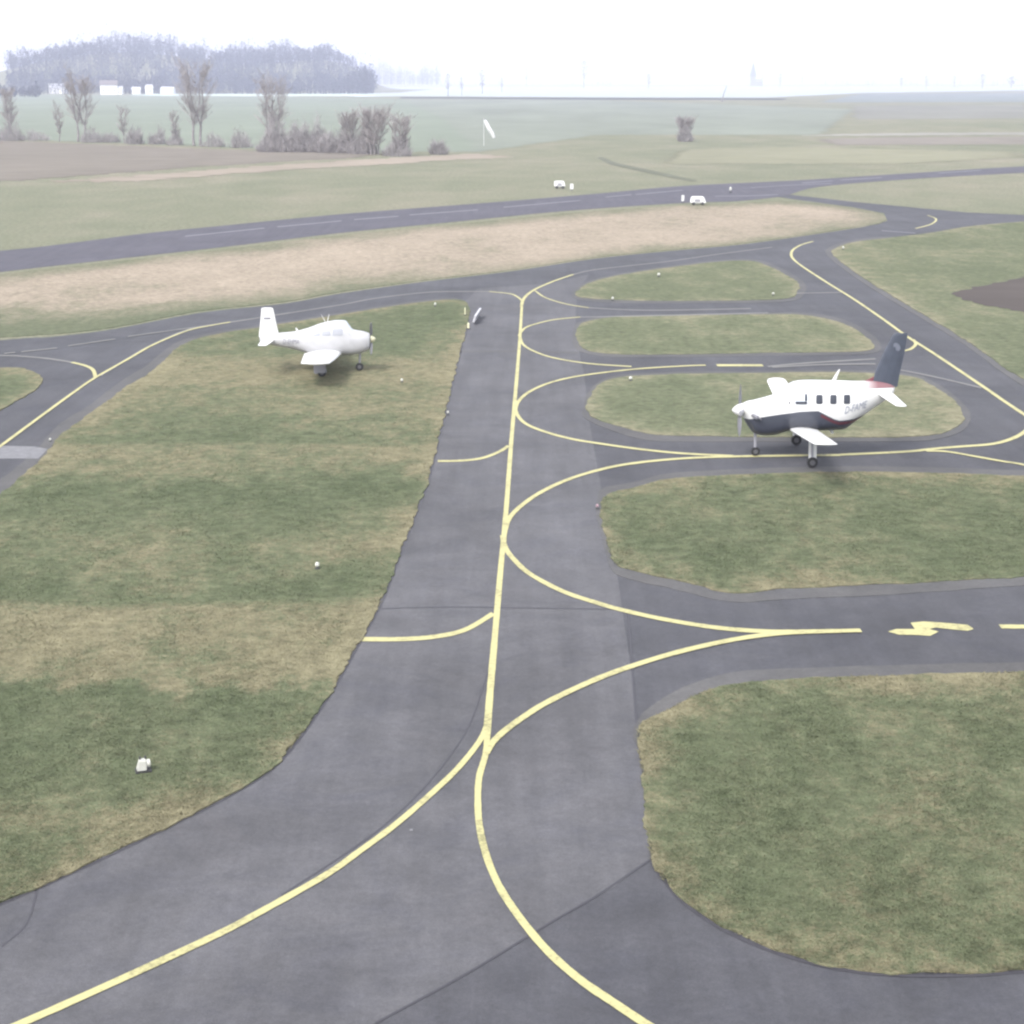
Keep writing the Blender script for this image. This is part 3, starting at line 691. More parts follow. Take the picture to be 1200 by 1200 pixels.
# ---- the white aircraft parked on the grass ----------------------------------------
gx, gy = G(376, 436)
pl = empty('parked_aircraft', (gx, gy, .05), R(4))
tag(pl, 'all white low wing propeller aircraft parked on the left lawn', 'aircraft')
SL = [(2.38, 1.42, .34, .36, .36, 2.3), (2.1, 1.40, .46, .48, .50, 2.5), (1.55, 1.40, .56, .60, .62, 2.6), (1.42, 1.40, .58, .78, .64, 2.5), (1.22, 1.42, .58, 1.0, .66, 2.4), (.8, 1.42, .60, 1.02, .66, 2.4),
      (.1, 1.42, .60, .88, .66, 2.4), (-.6, 1.44, .54, .62, .56, 2.3), (-1.2, 1.48, .42, .44, .42, 2.1), (-1.9, 1.52, .29, .34, .32, 2.0), (-2.6, 1.56, .15, .22, .20, 2.0), (-2.85, 1.58, .06, .10, .10, 2.0)]
M['offwhite'] = plain('shade_toned_white_paint', (.40, .40, .415), .4, var=.08, scale=2)  # white hull toned down in colour to bring out its grey shading
pydata('fuselage', *loft_hull(SL), parent=pl, mat=M['offwhite'], smooth=True)
pydata('spinner', *lathe([(.17, 2.40), (.15, 2.48), (.10, 2.58), (.03, 2.65)], 16, 'x', (0, 0, 1.52)), parent=pl, mat=M['amber'], smooth=True)
pp = empty('propeller', (2.44, 0, 1.52)); pp.parent = pl
for a in (20, 140, 260): blade(pp, R(a), .86)
for s in (1, -1):
    foil('wing', [(.15, s * .4, .92, 1.75, .15), (.12, s * 1.2, .95, 1.70, .14), (.05, s * 3.2, 1.06, 1.50, .13), (-.02, s * 4.9, 1.17, 1.28, .11), (-.05, s * 5.08, 1.20, 1.0, .08)], pl, M['white'])
    foil('tailplane', [(-2.45, s * .1, 1.55, .62, .12), (-2.5, s * 1.0, 1.56, .54, .11), (-2.58, s * 1.95, 1.57, .42, .10), (-2.6, s * 2.05, 1.57, .26, .08)], pl, M['white'])
    for x0, x1 in ((.62, 1.12), (.12, .54), (-.36, .04)): side_patch('window', SL, rrect(x0, x1, 1.78, 2.10 if x0 > .5 else 2.02, .06), s, pl, plain('pale_cabin_window', (.29, .30, .33), .15, spec=.7))
    gear_strut(pl, .12, s * 1.55, .98, .20, .15, 0, .0)
    bm = bmesh.new(); v_, f_ = box(-.26, .30, s * 1.55 - .11, s * 1.55 + .11, .14, .62)
    v_ = [(x * (1.15 if z < .3 and x > 0 else 1) , y, z) for x, y, z in v_]
    vs = [bm.verts.new(p) for p in v_]; [bm.faces.new([vs[i] for i in f]) for f in f_]
    bmesh.ops.bevel(bm, geom=bm.edges[:], offset=.05, segments=2, affect='EDGES')
    from_bm('wheel_fairing', bm, pl, M['gearleg'])
    text_on_side('registration', 'D-EHMA', SL, -.55 if s > 0 else -1.75, 1.38, .34, .62, .0, s, pl, M['ink2'])
V, Fc = [], []
for i in range(7):
    x = 1.56 - .34 * i / 6
    for k in range(13): V.append(hull_pt(SL, x, R(34 + 112 * k / 12), .012))
for i in range(6):
    for k in range(12): a = i * 13 + k; Fc.append((a, a + 1, a + 14, a + 13))
pydata('windscreen', V, Fc, pl, M['paleglass'], True)
gear_strut(pl, 1.85, 0, 1.0, .19, .13, 0, .05)
foil('tail_fin', [(-2.40, 0, 1.68, .98, .10), (-2.42, 0, 2.2, .80, .10), (-2.43, 0, 2.8, .62, .09), (-2.44, 0, 3.02, .56, .08), (-2.45, 0, 3.07, .40, .06)], pl, M['white'], True)
for s in (1, -1):
    pydata('fin_stripe', *box(-2.62, -2.30, s * .030 - .012, s * .030 + .012, 2.52, 2.60), parent=pl, mat=M['ink2'])
foil('antenna', [(-1.02, 0, 1.85, .14, .15), (-1.08, 0, 2.02, .09, .15), (-1.12, 0, 2.10, .04, .15)], pl, M['white'], True)
for dx, dy in ((-.25, -.1), (.12, .1)):
    pydata('antenna', *tube([(.35, 0, 2.25), (.35 + dx, dy, 2.72)], [.02, .008], 6), parent=pl, mat=M['white'])

# ------------------------------------------------------------------ small airfield furniture
M['lampwhite'] = plain('white_marker_plastic', (.46, .46, .42), .4, var=.08)
M['darkbase'] = plain('dark_fitting', (.03, .03, .03), .7)
M['pinklamp'] = plain('pinkish_marker', (.30, .20, .23), .4)
M['red'] = plain('red_marker', (.32, .06, .05), .5)

def place(px, py, z=.045): x, y = G(px, py); return (x, y, z)
# large white lamp box near the camera
lb = empty('lamp_box', place(168, 906), R(18))
tag(lb, 'largest white lamp box standing on the left lawn nearest the camera', 'lamp box')
pydata('base_plate', *box(-.16, .16, -.12, .12, 0, .03), parent=lb, mat=M['darkbase'])
bm = bmesh.new(); v_, f_ = box(-.13, .07, -.10, .10, .04, .25); v_ = [(x + (.06 if z > .2 and x < 0 else 0), y * (.85 if z > .2 else 1), z) for x, y, z in v_]
vs = [bm.verts.new(p) for p in v_]; [bm.faces.new([vs[i] for i in f]) for f in f_]; bmesh.ops.bevel(bm, geom=bm.edges[:], offset=.015, segments=2, affect='EDGES')
from_bm('housing', bm, lb, M['lampwhite'])
pydata('lens', *lathe([(.075, .075), (.085, .10), (.08, .14), (.03, .155)], 14, 'x', (0, 0, .16)), parent=lb, mat=M['lampwhite'])
for dx in (-.05, .06): pydata('knob', *lathe([(.018, .25), (.022, .30), (.012, .32)], 8, 'z', (dx, .02, 0)), parent=lb, mat=M['darkbase'])
# small edge markers: stem, cap, foot
def marker(px, py, h, r, label, mat='lampwhite', z=.045):
    h *= .8; r *= .72
    o = empty('edge_marker', place(px, py, z), random.random() * 6)
    tag(o, label, 'marker light', 'small marker lights in the grass')
    pydata('foot', *lathe([(r * 1.3, 0), (r * 1.2, h * .10), (r * .4, h * .12)], 10), parent=o, mat=M['darkbase'])
    pydata('stem', *lathe([(r * .35, h * .1), (r * .35, h * .42)], 8), parent=o, mat=M['metal'])
    pydata('cap', *lathe([(r * .8, h * .40), (r, h * .48), (r * .95, h * .75), (r * .6, h * .95), (r * .15, h)], 12), parent=o, mat=M[mat]); return o
marker(372, 668, .24, .09, 'small white marker light alone in the middle of the left lawn')
marker(471, 449, .22, .085, 'small white marker light on the left lawn between parked aircraft and taxiway')
marker(510, 360, .30, .09, 'thin white marker light at the far edge of the left lawn')
marker(525, 487, .20, .06, 'tiny white marker light on the lawn edge above the short yellow arc')
marker(772, 325, .34, .14, 'round white marker light in the farthest oval lawn', z=.045)
marker(739, 447, .24, .11, 'white marker light at the upper left of the oval lawn beside the dark-tailed aircraft')
marker(718, 353, .30, .10, 'pale marker light on the lower edge of the farthest oval lawn')
marker(906, 347, .26, .11, 'pale marker light at the right end of the farthest oval lawn')
marker(988, 293, .34, .12, 'small marker light at the corner where the right lawn begins')
marker(700, 597, .20, .07, 'pinkish marker light on the left tip of the middle right lawn', 'pinklamp', .025)
marker(59, 518, .16, .06, 'tiny white marker light beside the concrete slab at the left edge', z=.03)
marker(856, 226, .9, .22, 'pale upright marker light on the far side of the runway', z=.02)
# litter flake on the asphalt
tag(pydata('paper_scrap', *box(-.03, .03, -.04, .04, 0, .012), mat=M['concrete']), 'tiny pale scrap lying on asphalt beside the sweeping yellow line', 'litter').location = place(482, 974, .0185)
# sign board seen edge-on at the lawn corner
sx, sy = G(557, 376)
sg = empty('taxiway_sign', (sx, sy, .03), R(86))
tag(sg, 'white slanted sign board standing at the top right corner of the left lawn', 'sign')
V, Fc = box(-1.7, 1.7, -.16, -.04, .12, .50); pydata('board', [(x, y - (z - .3) * .3, z) for x, y, z in V], Fc, sg, plain('sign_white', (.42, .42, .45), .5, var=.15))
for x in (-1.3, 1.3): pydata('leg', *box(x - .03, x + .03, -.12, -.06, 0, .2), parent=sg, mat=M['metal'])
sx, sy = G(549, 386); o = empty('marker_post', (sx, sy, .045), 0); tag(o, 'short cream marker post just below the slanted white sign board', 'post')
pydata('post', *lathe([(.06, 0), (.06, .28), (.02, .33)], 10), parent=o, mat=M['amber']); pydata('foot', *box(-.1, .1, -.1, .1, 0, .03), parent=o, mat=M['darkbase'])
sx, sy = G(545, 370); o = empty('marker_post', (sx, sy, .045), 0); tag(o, 'thin pale marker post left of the slanted white sign board', 'post')
pydata('post', *lathe([(.03, 0), (.03, .42), (.01, .45)], 8), parent=o, mat=M['amber']); pydata('foot', *box(-.08, .08, -.08, .08, 0, .03), parent=o, mat=M['darkbase'])

# equipment by the runway
def trailer(px, py, L, Hh, rz, name, label, cat, taper=.25):
    t = empty(name, place(px, py, .03), rz); tag(t, label, cat)
    bm = bmesh.new(); v_, f_ = box(-L / 2, L / 2, -.45, .45, .22, Hh)
    v_ = [(x * (1 - taper if z > .5 else 1) + (-.10 if z > .5 else 0), y * (.85 if z > .5 else 1), z) for x, y, z in v_]
    vs = [bm.verts.new(p) for p in v_]; [bm.faces.new([vs[i] for i in f]) for f in f_]
    bmesh.ops.bevel(bm, geom=bm.edges[:], offset=.09, segments=3, affect='EDGES'); from_bm('body', bm, t, M['white'])
    pydata('panel', *box(-L * .22, L * .12, -.475, -.43, .4, Hh * .72), parent=t, mat=M['gearleg'])
    for s in (1, -1): 
        for x in (-L * .28, L * .26): wheel(t, x, s * .42, .17, .12)
    return t
trailer(818, 240.5, 1.85, .95, R(-4), 'equipment_trailer', 'low white trailer with tapered top on the near edge of the runway', 'trailer')
trailer(656, 221, 1.45, .95, R(3), 'equipment_cabin', 'rounded white equipment cabin on the far grass verge of the runway', 'equipment cabin', .12)
def post(px, py, h, wd, label):
    o = empty('marker_board', place(px, py, .03)); tag(o, label, 'marker board')
    pydata('panel', *box(-wd / 2, wd / 2, -.04, .04, h * .3, h), parent=o, mat=M['white']); pydata('leg', *box(-.05, .05, -.035, .035, 0, h * .3), parent=o, mat=M['metal'])
post(670, 224.5, .95, .42, 'small white upright board right of the rounded equipment cabin')
post(800, 239, .95, .3, 'small white upright board left of the low trailer')
# windsock
wx_, wy_ = G(567, 171); ws = empty('windsock', (wx_, wy_, 0), 0); tag(ws, 'limp white windsock on a mast in the far meadow', 'windsock')
pydata('mast', *tube([(0, 0, 0), (0, 0, 5.9)], [.05, .03], 8), parent=ws, mat=M['white'])
pydata('sock', *tube([(.1, 0, 5.6), (.5, 0, 4.9), (1.1, -.1, 3.7), (1.9, -.1, 2.5), (2.2, -.1, 1.7)], [.3, .4, .45, .4, .3], 12), parent=ws, mat=M['white'])
pydata('hoop', *lathe([(.44, 5.58), (.46, 5.62), (.44, 5.66)], 12, 'z', (.1, 0, 0)), parent=ws, mat=M['metal'])

# ------------------------------------------------------------------ trees
M['bark'] = plain('grey_brown_bark', (.21, .195, .195), .9, var=.25, scale=1.5)
M['twig'] = plain('winter_twigs', (.32, .295, .29), .95, var=.25, scale=.5)
M['twigdark'] = plain('dark_scrub_twigs', (.25, .235, .235), .95, var=.3, scale=.4)
M['forest'] = plain('distant_wood', (.040, .048, .072), .95, var=.4, scale=.02)
M['conifer'] = plain('conifer_green', (.022, .034, .028), .95, var=.3, scale=.3)

def bare_tree(H, W, seed, stems=1, low=.28, dens=1.0):
    """upright winter tree: near-vertical leaders, ascending limbs filling an oval envelope, fine twigs"""
    rd = random.Random(seed); TV, TF, CV, CF = [], [], [], []
    def add(V, Fc, path, rads, n):
        v, f = tube(path, rads, n); o = len(V); V.extend(v); Fc.extend(tuple(i + o for i in q) for q in f)
    def sliver(p, q, wd):
        s = (q - p).orthogonal().normalized() * wd; o = len(CV)
        CV.extend([tuple(p - s), tuple(p + s), tuple(q)]); CF.append((o, o + 1, o + 2))
    def env(h):
        t = (h / H - .60) / .44; return W * .5 * math.sqrt(max(.02, 1 - t * t)) * (.8 + .3 * math.sin(h * 1.3 + seed))
    lead = 3 if stems == 1 else 2
    for s in range(stems):
        a0 = s * 6.283 / max(1, stems) + rd.random(); foot = Vector((math.cos(a0), math.sin(a0), 0)) * (.75 if stems > 1 else 0)
        fork = H * rd.uniform(low, low + .12); top0 = foot * 1.25 + Vector((rd.uniform(-.3, .3), 0, fork))
        add(TV, TF, [foot, foot.lerp(top0, .5) + Vector((rd.uniform(-.15, .15), 0, 0)), top0], [H * .017, H * .014, H * .012], 7)
        for l in range(lead):
            a = a0 + l * 6.283 / lead + rd.uniform(-.5, .5); tip = Vector((math.cos(a) * W * .13, math.sin(a) * W * .13, H * rd.uniform(.88, 1.0)))
            path = [top0]; n = 6
            for i in range(1, n + 1):
                t = i / n; path.append(top0.lerp(tip, t) + Vector((math.cos(a), math.sin(a), 0)) * W * .06 * math.sin(t * 3.1) + Vector((rd.uniform(-.2, .2), rd.uniform(-.2, .2), 0)))
            add(TV, TF, path, [H * .010 * (1 - .85 * i / n) + .01 for i in range(n + 1)], 5)
            for _ in range(int(40 * dens)):
                t = rd.uniform(.0, .97); k = min(n - 1, int(t * n)); q = path[k].lerp(path[k + 1], t * n - k)
                b_ = a + rd.gauss(0, 1.3); L = (env(q.z) + .4) * rd.uniform(.55, 1.05); rise = rd.uniform(.7, 1.5) + t * .9
                d = Vector((math.cos(b_), math.sin(b_), rise)); end = q + d * L * .62; end.x += rd.uniform(-.4, .4)
                mid = q.lerp(end, .5) + Vector((0, 0, -.08 * L))
                add(CV, CF, [q, mid, end], [.035, .022, .01], 3)
                for _ in range(int(10 * dens)):
                    u = rd.uniform(.15, 1); m = q.lerp(end, u); dd = (d.normalized() + Vector((rd.uniform(-1, 1), rd.uniform(-1, 1), rd.uniform(-.2, .9))) * .7).normalized()
                    e = m + dd * L * rd.uniform(.2, .45); sliver(m, e, .028)
                    for _ in range(3):
                        m2 = m.lerp(e, rd.uniform(.2, .9)); e2 = m2 + (dd + Vector((rd.uniform(-1, 1), rd.uniform(-1, 1), rd.uniform(-.3, 1))) * .8).normalized() * L * rd.uniform(.12, .30); sliver(m2, e2, .024)
    return TV, TF, CV, CF
def put_tree(px, base_y, top_y, W, seed, label, stems=1, low=.17, group='bare trees along the field edge', dens=1.0, cat='tree'):
    x, y = G(px, base_y); H = (base_y - top_y) * y / F
    t = empty('bare_tree', (x, y, 0)); tag(t, label, cat, group)
    TV, TF, CV, CF = bare_tree(H, W, seed, stems, low, dens)
    k = H / max(v[2] for v in TV + CV)                          # keep the height read from the photograph
    kw = 1.0
    sc = lambda V: [(a * kw, b_ * kw, c * k) for a, b_, c in V]
    pydata('trunk', sc(TV), TF, t, M['bark']); pydata('crown', sc(CV), CF, t, M['twig']); return t
put_tree(95, 166, 78, 9, 11, 'tall bare tree with twin trunks left of the farmhouse', 2)
put_tree(231, 171, 64, 10, 12, 'tallest bare tree with oval crown and twin trunks in front of the wood', 2)
put_tree(320, 176, 84, 8, 13, 'bare tree rising from the left end of the long thicket', 2)
put_tree(12, 164, 100, 6, 14, 'bare tree at the left edge of the photo before the farm field', 1)
put_tree(70, 166, 118, 3, 15, 'thin bare sapling just left of the twin-trunk tree', 1, dens=.7)
put_tree(146, 168, 122, 3.2, 16, 'thin bare sapling right of the twin-trunk tree under the farmhouse', 1, dens=.7)
put_tree(205, 170, 128, 3, 17, 'thin bare sapling close to the left of the tallest tree', 1, dens=.7)
put_tree(439, 181, 117, 8, 18, 'broad bare tree at the right end of the long thicket', 3, low=.12)
put_tree(470, 183, 133, 4.5, 19, 'smaller bare tree just right of the broad one at the thicket end', 2, low=.12)
put_tree(410, 180, 128, 5, 20, 'slim bare tree standing out of the right half of the thicket', 1)
put_tree(802, 165, 133, 5, 21, 'lone dark shrubby tree in the far meadow beyond the runway', 4, low=.05)

def bush(px, by, h_px, w_px, seed, label, n=260, name='bush', depth=3.0):
    rd = random.Random(seed); x, y = G(px, by); H = h_px * y / F; W = w_px * y / F / 2; V, Fc = [], []
    for i in range(int(n * .7)):
        a = rd.uniform(0, 6.283); r = math.sqrt(rd.random()); bx, by_ = W * r * math.cos(a), min(W, depth) * r * math.sin(a)
        env = max(.12, 1 - r ** 3.5) * (.72 + .16 * math.sin(bx * 1.1 + seed) + .12 * math.sin(bx * 2.7 + seed * 2)) * rd.uniform(.55, 1.2)
        hh = H * env * (1.25 if rd.random() < .12 else 1); lx, ly = rd.uniform(-.5, .5), rd.uniform(-.5, .5); p = Vector((bx, by_, 0)); q = Vector((bx + lx, by_ + ly, hh))
        s = Vector((1, rd.uniform(-.5, .5), 0)).normalized() * rd.uniform(.025, .05)
        o = len(V); V.extend([tuple(p - s), tuple(p + s), tuple(q)]); Fc.append((o, o + 1, o + 2))
        for _ in range(7):
            m = p.lerp(q, rd.uniform(.2, .97)); e = m + Vector((rd.uniform(-1.1, 1.1), rd.uniform(-.9, .9), rd.uniform(.2, 1.4)))
            o = len(V); V.extend([tuple(m - s * .8), tuple(m + s * .8), tuple(e)]); Fc.append((o, o + 1, o + 2))
    o = pydata(name, V, Fc, None, M['twigdark']); o.location = (x, y, 0)
    return tag(o, label, 'bush', 'scrub along the field edge')
bush(12, 165, 30, 30, 1, 'grey scrub bush at the foot of the leftmost bare tree')
bush(40, 165, 14, 36, 2, 'low scrub bush between the leftmost trees', 160)
bush(108, 167, 22, 26, 3, 'scrub bush at the foot of the twin-trunk tree', 180)
bush(130, 167, 14, 22, 4, 'low scrub bush below the white farmhouse', 150)
bush(158, 169, 28, 20, 5, 'dark scrub bush standing below the row of small houses', 260)
bush(184, 169, 22, 20, 6, 'dark scrub bush left of the tallest tree', 220)
bush(205, 170, 18, 18, 7, 'small scrub bush at the foot of a thin sapling', 160)
bush(250, 172, 16, 26, 8, 'low brown scrub bush right of the tallest tree', 140)
bush(282, 173, 24, 26, 9, 'reddish scrub bush between the tallest tree and the thicket', 200)
bush(330, 178, 42, 56, 10, 'highest dense scrub at the left end of the long thicket', 900, 'thicket')
bush(362, 178, 44, 50, 11, 'dense grey scrub in the left half of the long thicket', 900, 'thicket')
bush(396, 179, 34, 50, 12, 'dense grey scrub in the middle of the long thicket', 800, 'thicket')
bush(424, 180, 38, 36, 13, 'dense grey scrub beneath the broad bare tree', 600, 'thicket')
bush(466, 183, 28, 34, 14, 'open grey scrub beneath the smaller bare tree', 300, 'thicket')
bush(514, 181, 17, 22, 15, 'small rounded bush alone right of the thicket', 240)
bush(803, 166, 26, 16, 16, 'dark bush around the lone shrubby tree in the meadow', 260)

# ------------------------------------------------------------------ wooded hill, farm, horizon
def hill_h(x, y):
    a = (y - 2450) / 420.0; r = math.exp(-a * a)
    e = 1 / (1 + math.exp((x + 222) / 8.0)); e = max(0, (e - .12) / .88); e *= .84 + .16 / (1 + math.exp((x + 400) / 12.0))
    e *= .15 + .85 / (1 + math.exp(-(x + 690) / 28.0)); e *= .90 + .10 * math.sin(x * .02)
    return 53 * r * e * min(1, max(0, (y - 1920) / 200))
V, Fc = [], []; nx, ny = 80, 30
for j in range(ny + 1):
    for i in range(nx + 1):
        x = -2600 + 2700 * i / nx; y = 1900 + 1300 * j / ny; edge = min(1, i / 8, (nx - i) / 8, j / 4, (ny - j) / 4)
        V.append((x, y, hill_h(x, y) * edge + .08 * edge - .02))
for j in range(ny):
    for i in range(nx): a = j * (nx + 1) + i; Fc.append((a, a + 1, a + nx + 2, a + nx + 1))
structure(pydata('hill', V, Fc, None, M['ground'], True))

def wood(name, n, sampler, mat, label, hs=(15, 25), ntri=64, seed=3):
    rd = random.Random(seed); V, Fc = [], []
    for _ in range(n):
        x, y, z = sampler(rd); H = rd.uniform(*hs) * (1 + .26 * math.sin(x * .035 + 1) + .20 * math.sin(x * .11 + y * .01)) * (1.35 if rd.random() < .06 else 1); con = rd.random() < .35; W = H * (.2 if con else rd.uniform(.26, .42))
        o = len(V); V.extend([(x - .3, y, z), (x + .3, y, z), (x, y, z + H)]); Fc.append((o, o + 1, o + 2))
        for _ in range(ntri):
            t = rd.random() ** .8; h = H * (.12 + .88 * t)
            r = W * (1 - t) ** .8 if con else W * math.sqrt(max(0, 1 - (2 * t - 1.0) ** 2)) * rd.uniform(.3, 1)
            a = rd.uniform(0, 6.283); p = Vector((x + r * math.cos(a), y + r * math.sin(a), z + h)); l = rd.uniform(.7, 2.1)
            d = Vector((rd.uniform(-.6, .6), rd.uniform(-.6, .6), rd.uniform(-.2, 1))) * l * 1.6; s = Vector((rd.uniform(-1, 1), rd.uniform(-1, 1), rd.uniform(-.4, .4))) * l * .5
            o = len(V); V.extend([tuple(p - s), tuple(p + s), tuple(p + d)]); Fc.append((o, o + 1, o + 2))
    o = pydata(name, V, Fc, None, mat); return tag(o, label, 'forest', None, 'stuff')
def samp_hill(rd):
    y = 1900 + 700 * rd.random() ** 1.15; px = 10 + 429 * rd.random() ** .9
    x = (px - 600) / F * (y * .97); return x, y, hill_h(x, y)
wood('forest', 2300, samp_hill, M['forest'], 'hazy wooded hill behind the farmhouses', (15, 24), 52)
def samp_front(rd):
    y = rd.uniform(1885, 2010); px = rd.uniform(8, 438) ; x = (px - 600) / F * (y * .97); return x, y, hill_h(x, y)
wood('forest', 520, samp_front, M['forest'], 'front edge of the wooded hill meeting the fields', (10, 19), 60, 9)
def samp_far(rd):
    y = rd.uniform(4300, 4800); x = (rd.uniform(425, 520) - 600) / F * y; return x, y, 6
wood('forest', 380, samp_far, M['forest'], 'paler distant wood right of the wooded hill', (28, 52), 40, 5)
def samp_left(rd):
    y = rd.uniform(1500, 1560); x = (rd.uniform(-60, 62) - 600) / F * y; return x, y, 0
wood('forest', 60, samp_left, M['forest'], 'low dark wood edge left of the farm at the photo edge', (8, 14), 60, 6)
def samp_line(rd):
    y = rd.uniform(5200, 6000); c = rd.choice([540, 600, 690, 700, 960, 1010, 1080, 1150, 1250]); x = (rd.gauss(c, 26) - 600) / F * y; return x, y, 0
wood('treeline', 260, samp_line, M['forest'], 'very pale tree line along the foggy horizon', (14, 26), 26, 8)

M['wall'] = plain('white_render', (.75, .75, .74), .8, var=.05); M['roof'] = plain('grey_brown_roof', (.13, .11, .11), .8, var=.2); M['win'] = plain('dark_window', (.05, .06, .08), .2)
def house(px, by, Lpx, wall_px, roof_px, rz, label, roofmat='roof'):
    x, y = G(px, by); s = y / F; L, wh, rh = Lpx * s / 2, wall_px * s, roof_px * s; D = min(L, 5.5)
    h = empty('farmhouse', (x, y, 0), rz); tag(h, label, 'house', 'houses at the foot of the wood')
    V = [(-L, -D, 0), (L, -D, 0), (L, D, 0), (-L, D, 0), (-L, -D, wh), (L, -D, wh), (L, D, wh), (-L, D, wh), (-L, 0, wh + rh), (L, 0, wh + rh)]
    pydata('wall', V, [(0, 1, 5, 4), (2, 3, 7, 6), (1, 2, 6, 9, 5), (3, 0, 4, 8, 7), (0, 3, 2, 1)], h, M['wall'])
    e = .5; r0 = [(-L - e, -D - e, wh - e * rh / D), (L + e, -D - e, wh - e * rh / D), (L + e, 0, wh + rh + .05), (-L - e, 0, wh + rh + .05), (L + e, D + e, wh - e * rh / D), (-L - e, D + e, wh - e * rh / D)]
    V = r0 + [(a, b_, c + .3) for a, b_, c in r0]
    pydata('roof', V, [(0, 3, 2, 1), (3, 5, 4, 2), (6, 7, 8, 9), (9, 8, 10, 11), (0, 1, 7, 6), (5, 11, 10, 4), (0, 6, 9, 3), (3, 9, 11, 5), (1, 2, 8, 7), (2, 4, 10, 8)], h, M[roofmat])
    nwin = max(1, int(L * 2 / 4.5))
    for i in range(nwin):
        xx = -L + 2 * L * (i + .5) / nwin
        pydata('window', *box(xx - .6, xx + .6, -D - .04, -D + .1, wh * .35, wh * .35 + 1.5), parent=h, mat=M['win'])
    return h
M['snow'] = plain('pale_roof', (.5, .5, .53), .6, var=.08)
house(128, 111, 19, 11, 4.5, R(12), 'largest white farmhouse in front of the wood')
house(141, 111, 6, 6, 3, R(-8), 'small white annexe joined to the right of the largest farmhouse', 'snow')
house(160, 110.3, 9, 5, 2.5, R(5), 'low white house first to the right of the farmhouse', 'snow')
house(175, 110.2, 7, 7, 3, R(30), 'second small white house right of the farmhouse', 'snow')
house(197, 110.4, 14, 5.5, 2.2, R(-3), 'long low white house behind the tallest tree', 'snow')
house(63, 110, 9, 7, 4, R(25), 'small white house left of the twin-trunk tree', 'snow')
house(75, 110, 8, 7, 4, R(-20), 'small white house partly behind the twin-trunk tree', 'snow')
# church at the horizon
cx_, cy_ = G(882, 101.2); ch = empty('church', (cx_, cy_, 0), R(10)); tag(ch, 'faint church with a pointed spire on the foggy horizon', 'church')
k_ = cy_ / F
pydata('tower', *box(-2.6 * k_, 2.6 * k_, -2.6 * k_, 2.6 * k_, 0, 11 * k_), parent=ch, mat=M['roof'])
pydata('spire', [(-3.2 * k_, -3.2 * k_, 11 * k_), (3.2 * k_, -3.2 * k_, 11 * k_), (3.2 * k_, 3.2 * k_, 11 * k_), (-3.2 * k_, 3.2 * k_, 11 * k_), (0, 0, 27 * k_)], [(0, 1, 4), (1, 2, 4), (2, 3, 4), (3, 0, 4), (3, 2, 1, 0)], ch, M['forest'])
pydata('nave', [(2 * k_, -3 * k_, 0), (11 * k_, -3 * k_, 0), (11 * k_, 3 * k_, 0), (2 * k_, 3 * k_, 0), (2 * k_, -3 * k_, 5 * k_), (11 * k_, -3 * k_, 5 * k_), (11 * k_, 3 * k_, 5 * k_), (2 * k_, 3 * k_, 5 * k_), (2 * k_, 0, 8 * k_), (11 * k_, 0, 8 * k_)],
       [(0, 1, 5, 4), (2, 3, 7, 6), (1, 2, 6, 9, 5), (3, 0, 4, 8, 7), (4, 5, 9, 8), (6, 7, 8, 9)], ch, M['roof'])
# leaning mast in the middle distance
mx_, my_ = G(846, 119); mo = empty('leaning_mast', (mx_, my_, 0)); tag(mo, 'thin dark leaning mast beside the far field boundary', 'mast')
pydata('pole', *tube([(0, 0, 0), (1.2, 0, 5.5), (3.0, 0, 10.2)], [.45, .35, .2], 6), parent=mo, mat=M['bark']); pydata('foot', *box(-1, 1, -1, 1, 0, .6), parent=mo, mat=M['bark'])
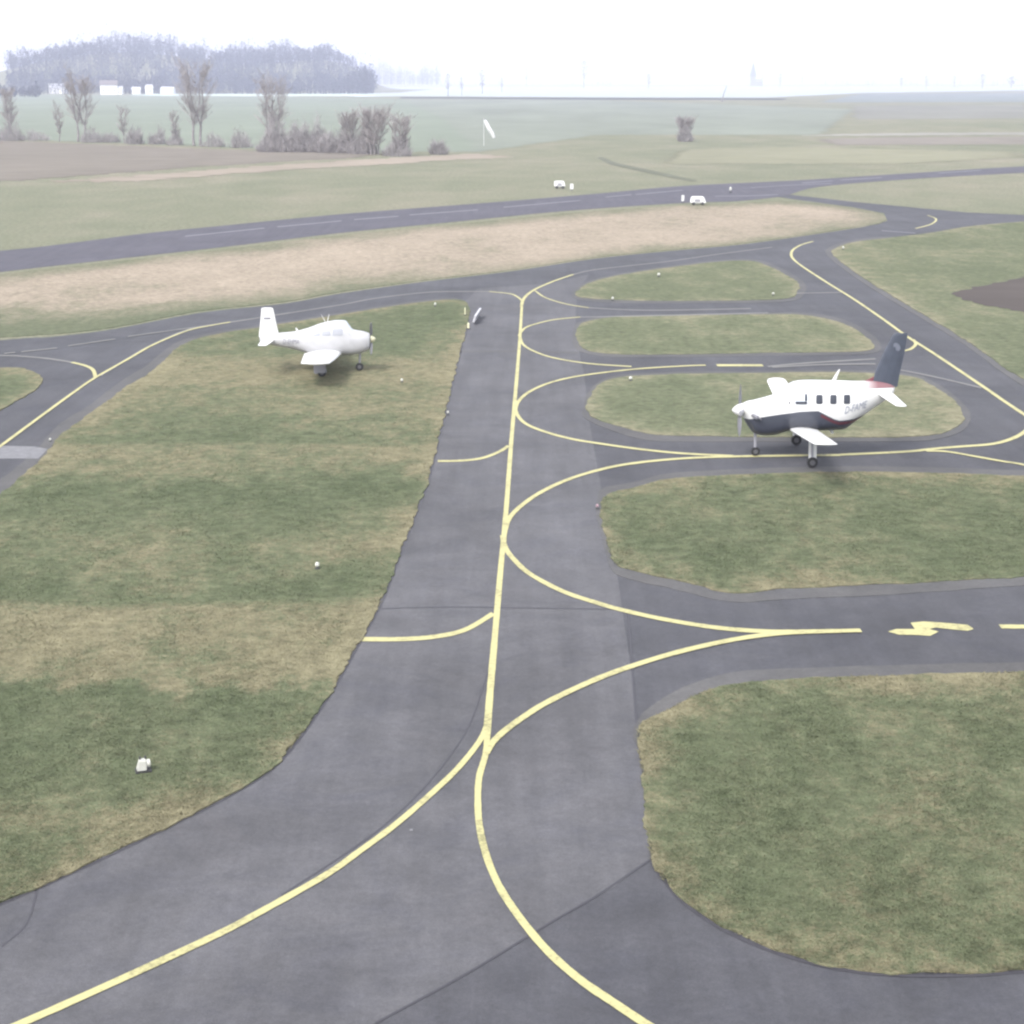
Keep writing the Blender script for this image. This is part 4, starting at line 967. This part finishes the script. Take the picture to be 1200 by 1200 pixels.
# far single trees
def far_tree(px, by, top, wpx, seed, label):
    x, y = G(px, by); s = y / F; H = (by - top) * s; W = wpx * s / 2; rd = random.Random(seed)
    t = empty('distant_tree', (x, y, 0)); tag(t, label, 'tree', 'single trees in the fog beyond the fields')
    pydata('trunk', *tube([(0, 0, 0), (.3, 0, H * .35), (0, 0, H * .8)], [W * .12, W * .08, W * .03], 6), parent=t, mat=M['bark'])
    V, Fc = [], []
    for _ in range(240):
        a, b_, c = rd.gauss(0, .45), rd.gauss(0, .45), rd.uniform(-1, 1); q = math.sqrt(max(0, 1 - c * c))
        p = Vector((a * W * q, b_ * W * q, H * (.66 + .34 * c))); l = W * .28
        d = Vector((rd.uniform(-1, 1), rd.uniform(-1, 1), rd.uniform(-.2, 1))) * l; s_ = Vector((rd.uniform(-1, 1), rd.uniform(-1, 1), rd.uniform(-1, 1))) * l * .3
        o = len(V); V.extend([tuple(p - s_), tuple(p + s_), tuple(p + d)]); Fc.append((o, o + 1, o + 2))
    pydata('crown', V, Fc, t, M['twigdark'])
for i, (px, by, top, wp, lb_) in enumerate([
    (525, 113, 88, 9, 'leftmost of the two rounded foggy trees right of the wood'), (541, 112, 92, 7, 'right one of the two rounded foggy trees right of the wood'),
    (565, 110, 84, 10, 'foggy tree above the windsock'), (588, 108, 92, 6, 'small foggy tree right of the one above the windsock'),
    (617, 102, 78, 8, 'pointed foggy tree left of the middle of the horizon'), (684, 103, 74, 14, 'large pale tree under the middle of the sky'),
    (760, 104, 88, 9, 'faint tree midway between the large pale tree and the church'), (893, 102, 88, 6, 'small rounded tree just right of the church'), (914, 103, 87, 8, 'darker rounded tree second to the right of the church'),
    (940, 101, 90, 6, 'low faint tree third to the right of the church'), (1056, 103, 92, 8, 'faint tree on the horizon above the brown field strip'), (1085, 105, 90, 6, 'thin horizon tree right of the faint one above the field strip'), (1118, 103, 90, 6, 'slim horizon tree left of the darkest horizon tree'),
    (1151, 104, 88, 9, 'darkest horizon tree near the right edge of the photo'), (1185, 103, 91, 12, 'rightmost low tree on the horizon')]):
    far_tree(px, by, top, wp, 40 + i, lb_)

# ------------------------------------------------------------------ haze: one closed box of thin pale air
V, Fc = box(-gs - 50, gs + 50, -650, gs + 50, -1.0, 125.0)
hz = pydata('haze', V, Fc); hz['kind'] = 'stuff'; hz['label'] = 'pale winter haze over the airfield'
hm = bpy.data.materials.new('haze_air'); hm.use_nodes = True; t = hm.node_tree; t.nodes.clear()
vo = t.nodes.new('ShaderNodeVolumePrincipled'); mo_ = t.nodes.new('ShaderNodeOutputMaterial')
vo.inputs['Color'].default_value = (.79, .81, 1.0, 1); vo.inputs['Density'].default_value = .00026; vo.inputs['Anisotropy'].default_value = .2
t.links.new(vo.outputs[0], mo_.inputs['Volume']); hz.data.materials.append(hm)
